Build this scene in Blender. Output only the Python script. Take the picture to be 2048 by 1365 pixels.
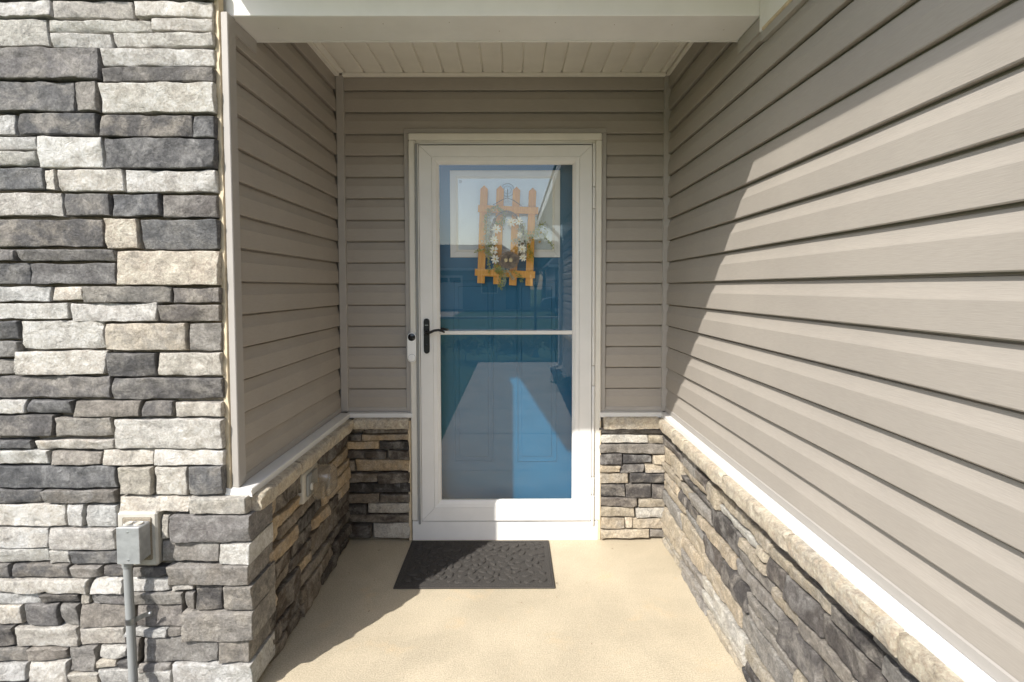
import bpy, bmesh, math, random
from mathutils import Vector, Matrix, noise
for o in list(bpy.data.objects): bpy.data.objects.remove(o)
S = bpy.context.scene
COL = S.collection
R = math.radians
# ------------------------------------------------------------------ camera
cam = bpy.data.cameras.new('camera'); co = bpy.data.objects.new('camera', cam); COL.objects.link(co)
cam.sensor_width = 36; cam.lens = 1103.9/2048*36
cam.shift_x = (1024-1029.7)/2048; cam.shift_y = (625.7-682.5)/2048
cam.clip_start = .02; cam.clip_end = 2000
CAMH = 1.382
def cam_matrix(p, y, r):
    fwd = Vector((math.sin(y)*math.cos(p), math.cos(y)*math.cos(p), -math.sin(p)))
    right = Vector((math.cos(y), -math.sin(y), 0)); down = fwd.cross(right)
    r2 = right*math.cos(r)+down*math.sin(r); d2 = -right*math.sin(r)+down*math.cos(r)
    m = Matrix((r2, -d2, -fwd)).transposed().to_4x4(); m.translation = (0, 0, CAMH); return m
co.matrix_world = cam_matrix(.0448, .0025, .0021)
S.camera = co
# ------------------------------------------------------------------ sky, sun, exposure
AZ, EL = R(36.6), R(43.0)          # light travels towards +x/+y, sun stands behind the camera to the left
W = bpy.data.worlds.new('World'); S.world = W; W.use_nodes = True
wn = W.node_tree; bg = wn.nodes['Background']
sky = wn.nodes.new('ShaderNodeTexSky'); sky.sky_type = 'NISHITA'; sky.sun_disc = False
sky.sun_elevation = EL; sky.sun_rotation = R(180)+AZ
sky.air_density = 1.0; sky.dust_density = 1.5; sky.ozone_density = 1.0
wn.links.new(sky.outputs[0], bg.inputs[0]); bg.inputs[1].default_value = .15
sl = bpy.data.lights.new('sun', 'SUN'); sl.energy = 3.8; sl.angle = R(.55); sl.color = (1, .96, .90)
so = bpy.data.objects.new('sun', sl); COL.objects.link(so)
so.rotation_euler = Vector((math.sin(AZ)*math.cos(EL), math.cos(AZ)*math.cos(EL), -math.sin(EL))).to_track_quat('-Z', 'Y').to_euler()
so.location = (-4, -6, 9)
S.render.engine = 'CYCLES'
S.render.resolution_x, S.render.resolution_y = 1024, 682
S.view_settings.view_transform = 'Standard'; S.view_settings.look = 'None'
S.view_settings.gamma = 1; S.view_settings.use_curve_mapping = False
S.view_settings.exposure = .78
S.cycles.max_bounces = 10; S.cycles.diffuse_bounces = 6; S.cycles.transparent_max_bounces = 12

# ------------------------------------------------------------------ material helpers
class NT:
    def __init__(s, name):
        s.m = bpy.data.materials.new(name); s.m.use_nodes = True; s.t = s.m.node_tree
        s.b = s.t.nodes['Principled BSDF']; s.out = s.t.nodes['Material Output']
    def n(s, typ, **k):
        o = s.t.nodes.new('ShaderNode'+typ)
        for a, v in k.items(): setattr(o, a, v)
        return o
    def l(s, a, b): s.t.links.new(a, b)
    def pos(s, scale=(1, 1, 1)):
        g = s.n('NewGeometry'); mp = s.n('Mapping'); mp.inputs['Scale'].default_value = scale
        s.l(g.outputs['Position'], mp.inputs[0]); return mp.outputs[0]
    def noise(s, vec, scale, detail=4, rough=.55, dist=0):
        o = s.n('TexNoise'); o.inputs['Scale'].default_value = scale; o.inputs['Detail'].default_value = detail
        o.inputs['Roughness'].default_value = rough; o.inputs['Distortion'].default_value = dist
        s.l(vec, o.inputs['Vector']); return o.outputs['Fac']
    def ramp(s, fac, p0, p1, c0=0., c1=1.):
        o = s.n('MapRange'); o.interpolation_type = 'SMOOTHSTEP'
        o.inputs[1].default_value = p0; o.inputs[2].default_value = p1; o.inputs[3].default_value = c0; o.inputs[4].default_value = c1
        s.l(fac, o.inputs[0]); return o.outputs[0]
    def mix(s, fac, a, b, blend='MIX'):
        o = s.n('Mix', data_type='RGBA', blend_type=blend)
        for sock, v in ((o.inputs[0], fac), (o.inputs[6], a), (o.inputs[7], b)):
            if hasattr(v, 'links') or hasattr(v, 'is_linked'): s.l(v, sock)
            elif isinstance(v, (int, float)): sock.default_value = v
            else: sock.default_value = (*v, 1)
        return o.outputs[2]
    def math(s, op, a, b=0.):
        o = s.n('Math', operation=op)
        for sock, v in ((o.inputs[0], a), (o.inputs[1], b)):
            if isinstance(v, (int, float)): sock.default_value = v
            else: s.l(v, sock)
        return o.outputs[0]
    def bump(s, h, strength=.5, dist=.002, prev=None):
        o = s.n('Bump'); o.inputs['Strength'].default_value = strength; o.inputs['Distance'].default_value = dist
        s.l(h, o.inputs['Height'])
        if prev is not None: s.l(prev, o.inputs['Normal'])
        s.l(o.outputs[0], s.b.inputs['Normal']); return o.outputs[0]
    def base(s, c):
        if isinstance(c, tuple): s.b.inputs['Base Color'].default_value = (*c, 1)
        else: s.l(c, s.b.inputs['Base Color'])
    def set(s, rough=.6, metal=0., spec=.5):
        s.b.inputs['Roughness'].default_value = rough; s.b.inputs['Metallic'].default_value = metal
        s.b.inputs['Specular IOR Level'].default_value = spec

def plain(name, c, rough=.6, metal=0., spec=.5, var=.06, scale=9, bump=0., bscale=200):
    t = NT(name); v = t.pos()
    f = t.ramp(t.noise(v, scale, 5, .6), .3, .7)
    t.base(t.mix(f, tuple(x*(1-var) for x in c), tuple(min(1, x*(1+var)) for x in c))); t.set(rough, metal, spec)
    if bump: t.bump(t.noise(v, bscale, 3), bump, .001)
    return t.m

def stone_mat():
    t = NT('ledge_stone'); v = t.pos(); oi = t.n('ObjectInfo')
    rnd = oi.outputs['Random']
    add = t.n('VectorMath', operation='ADD'); cmb = t.n('CombineXYZ')
    t.l(t.math('MULTIPLY', rnd, 37.), cmb.inputs[0]); t.l(t.math('MULTIPLY', rnd, 91.), cmb.inputs[2])
    t.l(v, add.inputs[0]); t.l(cmb.outputs[0], add.inputs[1]); v2 = add.outputs[0]
    base = oi.outputs['Color']
    blot = t.ramp(t.noise(v2, 11, 7, .68, .6), .40, .66)
    pale = t.mix(rnd, (.36, .355, .345), (.46, .41, .34))
    dark = (.060, .060, .066)
    c = t.mix(t.math('MULTIPLY', blot, .52), base, pale)
    blot2 = t.ramp(t.noise(v2, 17, 8, .72, .3), .50, .74)
    c = t.mix(t.math('MULTIPLY', blot2, .38), c, dark)
    fine = t.ramp(t.noise(v2, 120, 6, .75), .28, .72)
    c = t.mix(.34, c, t.mix(fine, (.12, .12, .12), (.88, .88, .88)), 'OVERLAY')
    mid = t.ramp(t.noise(v2, 24, 8, .78, .8), .30, .72)
    c = t.mix(.5, c, t.mix(mid, (.24, .24, .245), (.86, .86, .85)), 'OVERLAY')
    pit = t.ramp(t.noise(v2, 170, 2, .5), .70, .76)
    c = t.mix(t.math('MULTIPLY', pit, .55), c, (.05, .048, .045))
    vs = t.n('Mapping'); vs.inputs['Scale'].default_value = (1, 1, .35); vs.inputs['Rotation'].default_value = (.5, .4, .2); t.l(v2, vs.inputs[0])
    scr = t.ramp(t.noise(vs.outputs[0], 60, 4, .8, 1.5), .68, .76)
    c = t.mix(t.math('MULTIPLY', scr, .30), c, (.62, .60, .56))
    t.base(c); t.set(.92, 0, .25)
    n1 = t.bump(t.noise(v2, 30, 9, .78, .5), 1., .018)
    t.bump(t.noise(v2, 230, 5, .75), .55, .0022, n1)
    return t.m
def siding_mat(name='vinyl_siding', c=(.352, .318, .277)):
    t = NT(name); v = t.pos()
    oi = t.n('ObjectInfo')
    g = t.noise(t.pos((28, 28, 520)), 1., 3, .6, .2)
    f = t.ramp(t.noise(v, 2.3, 4, .6), .3, .7)
    col = t.mix(f, tuple(x*.96 for x in c), tuple(x*1.04 for x in c))
    gg = t.ramp(g, .3, .7, .96, 1.04)
    m = t.n('VectorMath', operation='SCALE'); t.l(col, m.inputs[0]); t.l(gg, m.inputs['Scale'])
    t.base(m.outputs[0]); t.set(.52, 0, .4)
    n1 = t.bump(g, .4, .0008)
    t.bump(t.noise(v, 3, 1), .10, .006, n1)
    return t.m
def concrete_mat(name, c, warm=(.60, .44, .25), dark=.8, sc=1.):
    t = NT(name); v = t.pos()
    a = t.ramp(t.noise(v, 2.2*sc, 6, .62, .3), .3, .72)
    col = t.mix(a, tuple(x*dark for x in c), c)
    sm = t.ramp(t.noise(v, 1.1*sc, 7, .7, 1.2), .52, .60)
    col = t.mix(t.math('MULTIPLY', sm, .16), col, tuple(x*.62 for x in c))
    hair = t.ramp(t.noise(v, 14, 6, .7, 1.5), .60, .68)
    col = t.mix(t.math('MULTIPLY', hair, .12), col, tuple(x*.6 for x in c))
    st = t.ramp(t.noise(v, 5.5*sc, 5, .6, .2), .56, .76)
    col = t.mix(t.math('MULTIPLY', st, .38), col, warm)
    sp = t.ramp(t.noise(v, 190, 5, .75), .30, .70)
    col = t.mix(.42, col, t.mix(sp, (.2, .2, .2), (.8, .8, .8)), 'OVERLAY')
    rust = t.ramp(t.noise(v, 7.3, 2, .4), .735, .79)
    col = t.mix(t.math('MULTIPLY', rust, .5), col, (.52, .25, .07))
    pit = t.ramp(t.noise(v, 120, 2, .5), .72, .78)
    col = t.mix(t.math('MULTIPLY', pit, .4), col, (.16, .13, .09))
    t.base(col); t.set(.9, 0, .25)
    n1 = t.bump(t.noise(v, 190, 5, .75), .7, .0035)
    t.bump(t.noise(v, 42, 4, .6), .25, .004, n1)
    return t.m
def glass_mat(name, tint, ior, rough=0.):
    t = NT(name); t.t.nodes.remove(t.b)
    tr = t.n('BsdfTransparent'); tr.inputs[0].default_value = (*tint, 1)
    gl = t.n('BsdfGlossy'); gl.inputs['Roughness'].default_value = rough; gl.inputs['Color'].default_value = (1, 1, 1, 1)
    lw = t.n('LayerWeight'); lw.inputs[0].default_value = .5      # Schlick reflectance, the same from either side
    f5 = t.math('POWER', lw.outputs['Facing'], 5.); fr = t.n('Math', operation='MULTIPLY_ADD'); t.l(f5, fr.inputs[0])
    fr.inputs[1].default_value = 1-ior; fr.inputs[2].default_value = ior
    mx = t.n('MixShader'); t.l(fr.outputs[0], mx.inputs[0]); t.l(tr.outputs[0], mx.inputs[1]); t.l(gl.outputs[0], mx.inputs[2])
    t.l(mx.outputs[0], t.out.inputs['Surface']); return t.m
def leaf_mat(name, c, c2):
    t = NT(name); v = t.pos(); f = t.ramp(t.noise(v, 14, 3), .3, .7)
    t.base(t.mix(f, c, c2)); t.set(.6, 0, .3); return t.m
def wood_mat(name, c, c2):
    t = NT(name); g = t.noise(t.pos((60, 60, 5)), 1.6, 5, .6, 1.2)
    t.base(t.mix(t.ramp(g, .3, .7), c, c2)); t.set(.62, 0, .3); t.bump(g, .3, .001); return t.m

M = {}
M['stone'] = stone_mat()
M['mortar'] = concrete_mat('mortar', (.30, .26, .20), warm=(.34, .27, .18))
M['siding'] = siding_mat()
M['trim'] = plain('taupe_trim', (.37, .345, .315), .5, var=.03)
M['white'] = plain('white_vinyl', (.77, .76, .735), .42, var=.03, scale=5)
M['casing'] = plain('cream_casing', (.74, .71, .64), .5, var=.04, scale=7)
M['bellwhite'] = plain('doorbell_white', (.86, .86, .85), .35, var=.01)
M['whitemetal'] = plain('white_coil_metal', (.74, .73, .705), .38, var=.035, scale=6, bump=.08, bscale=30)
M['sofwhite'] = plain('soffit_white', (.78, .75, .68), .5, var=.03)
M['slab'] = concrete_mat('porch_concrete', (.54, .468, .345))
M['walk'] = concrete_mat('walk_concrete', (.52, .46, .38))
M['blue'] = plain('blue_door_paint', (.002, .105, .215), .38, var=.06, scale=4, bump=.05, bscale=90)
M['glass'] = glass_mat('storm_glass', (.97, .985, .985), .088)
M['pane'] = glass_mat('window_glass', (.93, .95, .96), .09)
M['clear'] = glass_mat('clear_plastic', (.86, .84, .80), .10, .12)
_t = M['clear'].node_tree; _d = _t.nodes.new('ShaderNodeBsdfDiffuse'); _d.inputs[0].default_value = (.50, .42, .31, 1); _m = _t.nodes.new('ShaderNodeMixShader'); _m.inputs[0].default_value = .20
_o = _t.nodes['Material Output']; _src = _o.inputs[0].links[0].from_socket; _t.links.new(_src, _m.inputs[1]); _t.links.new(_d.outputs[0], _m.inputs[2]); _t.links.new(_m.outputs[0], _o.inputs[0])
M['black'] = plain('black_metal', (.012, .012, .013), .35, .3, var=.1)
M['lens'] = plain('black_lens', (.004, .004, .005), .08)
M['dark'] = plain('gap_shade', (.02, .018, .015), .9)  # near-black colour painted for the shade inside gaps
M['grey'] = plain('galvanised_grey', (.36, .37, .37), .42, .35, var=.12, scale=40)
M['pvc'] = plain('grey_pvc', (.27, .28, .275), .5, var=.05)
M['zinc'] = plain('zinc_strap', (.50, .51, .52), .3, .8, var=.2, scale=60)
M['caulk'] = plain('tan_caulk', (.58, .48, .33), .7, var=.12, scale=25, bump=.4, bscale=60)
M['block'] = plain('mount_block', (.46, .435, .38), .7, var=.1, scale=20, bump=.2)
M['wood'] = wood_mat('cedar', (.72, .33, .06), (.84, .46, .12))
M['petal'] = plain('petal', (.90, .88, .78), .7, var=.06)
M['yellow'] = plain('yellow_bloom', (.70, .46, .03), .7)
M['green'] = leaf_mat('sprig', (.30, .36, .07), (.52, .52, .17))
M['pale'] = leaf_mat('pale_sprig', (.72, .74, .64), (.48, .52, .36))
M['twig'] = plain('twig', (.28, .215, .15), .9, var=.3, scale=60)
M['egg'] = plain('egg', (.78, .64, .36), .6, var=.08, scale=60)
M['shade'] = plain('sky_pale_backing', (.72, .76, .78), .8, var=.02)  # pale colour carrying the sky's reflection in the entry window
M['bush'] = leaf_mat('bush_leaf', (.030, .060, .015), (.075, .12, .03))
M['tree'] = leaf_mat('tree_leaf', (.035, .065, .018), (.08, .13, .035))
M['bark'] = plain('bark', (.10, .075, .055), .95, var=.3, scale=20, bump=.6, bscale=40)
M['shingle'] = plain('roof_shingle', (.10, .10, .105), .95, var=.3, scale=30)
M['greysiding'] = siding_mat('grey_siding', (.30, .33, .36))
M['asphalt'] = plain('asphalt', (.055, .055, .057), .95, var=.15, scale=3)
M['carpaint'] = plain('car_paint', (.05, .055, .065), .2, .4)
M['tyre'] = plain('tyre_rubber', (.02, .02, .02), .9)
M['winglass'] = plain('house_window', (.03, .04, .05), .06, var=.02)
def mulch():
    t = NT('mulch'); v = t.pos(); n = t.noise(v, 60, 6, .7)
    t.base(t.mix(t.ramp(n, .3, .7), (.03, .018, .012), (.11, .065, .04))); t.set(1, 0, .1); t.bump(n, 1, .02); return t.m
M['mulch'] = mulch()
def lawn():
    t = NT('lawn'); v = t.pos(); n = t.noise(v, 90, 5, .7); n2 = t.noise(v, .6, 4)
    c = t.mix(t.ramp(n2, .3, .7), (.035, .085, .016), (.065, .12, .028)); c = t.mix(t.ramp(n, .3, .7), c, (.10, .15, .045))
    t.base(c); t.set(.9, 0, .2); t.bump(n, 1, .03); return t.m
M['lawn'] = lawn()
def mat_rubber():
    t = NT('crumb_rubber'); v = t.pos(); n = t.noise(v, 420, 4, .75); sp = t.ramp(t.noise(v, 700, 2, .5), .66, .74)
    c = t.mix(t.ramp(n, .3, .7), (.018, .018, .019), (.095, .086, .076)); c = t.mix(t.math('MULTIPLY', sp, .6), c, (.36, .32, .25))
    t.base(c); t.set(.85, 0, .3); t.bump(n, .9, .003); return t.m
M['rubber'] = mat_rubber()

# ------------------------------------------------------------------ object helpers
WORLD = {}
def put(name, me, mat, parent=None, smooth=None):
    o = bpy.data.objects.new(name, me); COL.objects.link(o)
    if mat: me.materials.append(M[mat] if isinstance(mat, str) else mat)
    if smooth is not None:
        me.shade_smooth(); me.set_sharp_from_angle(angle=R(smooth))
    if parent is not None:
        o.parent = parent
        if parent in WORLD: o.matrix_parent_inverse = WORLD[parent].inverted()
    return o
def tag(o, label=None, cat=None, group=None, kind=None):
    for k, v in (('label', label), ('category', cat), ('group', group), ('kind', kind)):
        if v: o[k] = v
    return o
def thing(name, loc, label, cat, group=None):
    o = bpy.data.objects.new(name, None); COL.objects.link(o); o.location = loc; o.empty_display_size = .1
    WORLD[o] = Matrix.Translation(loc); return tag(o, label, cat, group)
def pyd(name, v, f, mat, parent=None, smooth=None):
    me = bpy.data.meshes.new(name); me.from_pydata([tuple(p) for p in v], [], f); me.validate(); me.update()
    return put(name, me, mat, parent, smooth)
def from_bm(name, bm, mat, parent=None, smooth=None):
    bmesh.ops.recalc_face_normals(bm, faces=bm.faces)
    me = bpy.data.meshes.new(name); bm.to_mesh(me); bm.free(); return put(name, me, mat, parent, smooth)
def bm_box(bm, x0, x1, y0, y1, z0, z1, bev=0., rot=None, segs=1):
    b2 = bmesh.new(); bmesh.ops.create_cube(b2, size=1)
    bmesh.ops.scale(b2, vec=(x1-x0, y1-y0, z1-z0), verts=b2.verts)
    if bev: bmesh.ops.bevel(b2, geom=b2.edges[:], offset=bev, segments=segs, affect='EDGES', profile=.5)
    if rot is not None: bmesh.ops.transform(b2, matrix=rot, verts=b2.verts)
    bmesh.ops.translate(b2, vec=((x0+x1)/2, (y0+y1)/2, (z0+z1)/2), verts=b2.verts)
    tmp = bpy.data.meshes.new('t'); b2.to_mesh(tmp); b2.free(); bm.from_mesh(tmp); bpy.data.meshes.remove(tmp)
def box(name, x0, x1, y0, y1, z0, z1, mat, parent=None, bev=.002, rot=None, segs=1):
    bm = bmesh.new(); bm_box(bm, x0, x1, y0, y1, z0, z1, bev, rot, segs); return from_bm(name, bm, mat, parent)
def bm_tube(bm, pts, rad, n=8):
    pts = [Vector(p) for p in pts]; rings = []
    for i, p in enumerate(pts):
        d = (pts[min(i+1, len(pts)-1)]-pts[max(i-1, 0)]).normalized()
        u = d.orthogonal().normalized() if i == 0 else (u-d*u.dot(d)).normalized()
        w = d.cross(u); r = rad[i] if isinstance(rad, (list, tuple)) else rad
        rings.append([bm.verts.new(p+(u*math.cos(a)+w*math.sin(a))*r) for a in [2*math.pi*k/n for k in range(n)]])
    for a, b in zip(rings, rings[1:]):
        for k in range(n): bm.faces.new((a[k], a[(k+1) % n], b[(k+1) % n], b[k]))
    bm.faces.new(rings[0][::-1]); bm.faces.new(rings[-1])
def tube(name, pts, rad, mat, parent=None, n=8):
    bm = bmesh.new(); bm_tube(bm, pts, rad, n); return from_bm(name, bm, mat, parent, 40)
def bm_lathe(bm, prof, c, axis='Z', n=20):
    c = Vector(c); rings = []
    for r, h in prof:
        ring = []
        for k in range(n):
            a = 2*math.pi*k/n; x, y = r*math.cos(a), r*math.sin(a)
            p = {'Z': (x, y, h), 'Y': (x, -h, y), 'X': (h, x, y)}[axis]
            ring.append(bm.verts.new(c+Vector(p)))
        rings.append(ring)
    for a, b in zip(rings, rings[1:]):
        for k in range(n): bm.faces.new((a[k], a[(k+1) % n], b[(k+1) % n], b[k]))
    bm.faces.new(rings[0][::-1]); bm.faces.new(rings[-1])
def lathe(name, prof, c, mat, parent=None, axis='Z', n=20, smooth=40):
    bm = bmesh.new(); bm_lathe(bm, prof, c, axis, n); return from_bm(name, bm, mat, parent, smooth)
def extrude(name, prof, pm, a0, a1, mat, parent, nseg=1, wob=0., close=True, smooth=30, seed=0.):
    """profile [(outward, z)] swept along a wall coordinate a; pm maps (a, outward, z) to the world"""
    v, f, n = [], [], len(prof)
    for i in range(nseg+1):
        a = a0+(a1-a0)*i/nseg
        dz = wob*noise.noise(Vector((a*1.7+seed, seed*3.1, 0))); do = wob*noise.noise(Vector((a*2.3-seed, 7, seed)))
        for o, z in prof: v.append(pm(a, o+do, z+dz))
    for i in range(nseg):
        for k in range(n if close else n-1):
            k2 = (k+1) % n; f.append((i*n+k, i*n+k2, (i+1)*n+k2, (i+1)*n+k))
    if close: f.append(tuple(range(n))[::-1]); f.append(tuple(nseg*n+k for k in range(n)))
    return pyd(name, v, f, mat, parent, smooth)

TONE = {'L': (.52, .49, .43), 'T': (.46, .395, .30), 'M': (.27, .25, .225), 'D': (.120, .116, .115)}
rs = random.Random(11)
def smp(w, step, r):
    n = max(3, int(w/step)); e = [0, .0012/w, r*.45/w, r/w]
    mid = [r/w+(1-2*r/w)*i/n for i in range(1, n)]
    return [x for x in e]+mid+[1-x for x in reversed(e)]
def stone(parent, pm, quad, depth, tone, step=.02, back=0., name='stone', tint=None, gap=.0022, bulge=1.):
    tl, tr, br, bl = [Vector(q) for q in quad]
    w = ((tr-tl).length+(br-bl).length)/2; h = ((tl-bl).length+(tr-br).length)/2
    r = min(.0045, h*.16, w*.16)
    ss, ts = smp(w, step, r), smp(h, step*.8, r)
    sd = Vector((rs.random()*50, rs.random()*50, rs.random()*50))
    pro = rs.uniform(-.006, .008)*bulge; tx, tz = rs.uniform(-.005, .005)*bulge, rs.uniform(-.004, .006)*bulge
    v, f, ns, nt = [], [], len(ss), len(ts)
    gs, gt = gap/w, gap/h
    flat = []
    chip = [(rs.choice((0, 1)), rs.choice((0, 1)), rs.uniform(.008, .03)) for _ in range(rs.choice((0, 1, 1, 2)))]
    for t in ts:
        for s in ss:
            s2 = gs+s*(1-2*gs); t2 = gt+t*(1-2*gt)
            p = (bl*(1-s2)+br*s2)*(1-t2)+(tl*(1-s2)+tr*s2)*t2
            q = Vector((p.x, p.y, 0))
            j = noise.noise_vector(q*16+sd)*.0042+noise.noise_vector(q*55+sd)*.0018
            edge = min(s*w, (1-s)*w, t*h, (1-t)*h)
            rr = r*(1+.7*noise.noise(q*22+sd*2))
            o = depth+pro+tx*(s-.5)*2+tz*(t-.5)*2
            o += .0062*noise.noise(q*9+sd*.7)*bulge+.0035*noise.noise(q*31+sd)+.0022*noise.noise(q*75+sd)
            cr = abs(noise.noise(Vector((q.x*9, q.y*22, 0))+sd*1.9)); o += .0045*min(cr*5, 1)-.0045
            if edge < rr:
                k = 1-edge/rr; o -= rr*(1-math.sqrt(max(0, 1-k*k)))*.95
            for cs, ct, cl in chip:
                d = math.hypot((s-cs)*w, (t-ct)*h)
                if d < cl: o -= (cl-d)*.42
            v.append(pm(p.x+j.x, o, p.y+j.y)); flat.append((p.x+j.x, o, p.y+j.y))
    for a in range(nt-1):
        for b in range(ns-1):
            i = a*ns+b; f.append((i, i+1, i+ns+1, i+ns))
    ring = [b for b in range(ns)]+[a*ns+ns-1 for a in range(1, nt)]+[(nt-1)*ns+b for b in range(ns-2, -1, -1)]+[a*ns for a in range(nt-2, 0, -1)]
    prev = ring
    for k in (1, 2, 3):
        cur = []
        for i in ring:
            x, o, z = flat[i]; q = Vector((x, o*(1-k/3)+back*k/3, z)); jj = noise.noise_vector(q*24+sd)*.003
            v.append(pm(q.x+jj.x, q.y, q.z+jj.z)); cur.append(len(v)-1)
        for i in range(len(ring)):
            i2 = (i+1) % len(ring); f.append((prev[i], cur[i], cur[i2], prev[i2]))
        prev = cur
    ob = pyd(name, v, f, 'stone', parent, 34)
    c = tint or TONE[tone]; g = rs.uniform(.84, 1.14); wv = rs.uniform(-.03, .03)
    ob.color = (c[0]*g*(1+wv), c[1]*g, c[2]*g*(1-wv), 1)
    return ob
def rect(x0, z0, x1, z1): return [(x0, z1), (x1, z1), (x1, z0), (x0, z0)]
def cap(parent, pm, a0, a1, out, z0, z1, seed):
    """rock-faced sill stone: flat sloping top, chiselled front"""
    prof = [(0, z1+.006), (out*.5, z1+.003), (out*.88, z1-.001), (out*.95, z1-.004), (out*1.0, z1-.012), (out*.985, z1-.026), (out*1.0, z0+.02), (out*.96, z0+.006), (out*.93, z0), (out*.4, z0), (0, z0)]
    n = max(8, int((a1-a0)/.011)); v, f, m = [], [], len(prof)
    for i in range(n+1):
        a = a0+(a1-a0)*i/n; e = min(i, n-i); pin = .965 if e == 0 else 1
        for k, (o, z) in enumerate(prof):
            q = Vector((a*13+seed*7, o*34, z*34)); amt = 0 if k in (0, 10) else (.12 if k in (1, 9) else (.2 if k == 2 else (.4 if k == 3 else .75)))
            d = noise.noise_vector(q)*.0055+noise.noise_vector(q*.3)*.004+noise.noise_vector(q*2.6)*.0035
            oo = o+amt*d.x; zz = z+amt*d.y*(.35 if k < 3 else 1)
            if 0 < k < 10: oo = oo*(pin if k > 1 else 1); zz = z+(zz-z)*pin-(.004 if e == 0 and k < 5 else 0)
            v.append(pm(a, oo, zz))
    for i in range(n):
        for k in range(m):
            k2 = (k+1) % m; f.append((i*m+k, i*m+k2, (i+1)*m+k2, (i+1)*m+k))
    f.append(tuple(range(m))[::-1]); f.append(tuple(n*m+k for k in range(m)))
    ob = pyd('cap_stone', v, f, 'stone', parent, 38); g = rs.uniform(.95, 1.08); ob.color = (.60*g, .52*g, .40*g, 1); return ob

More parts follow.
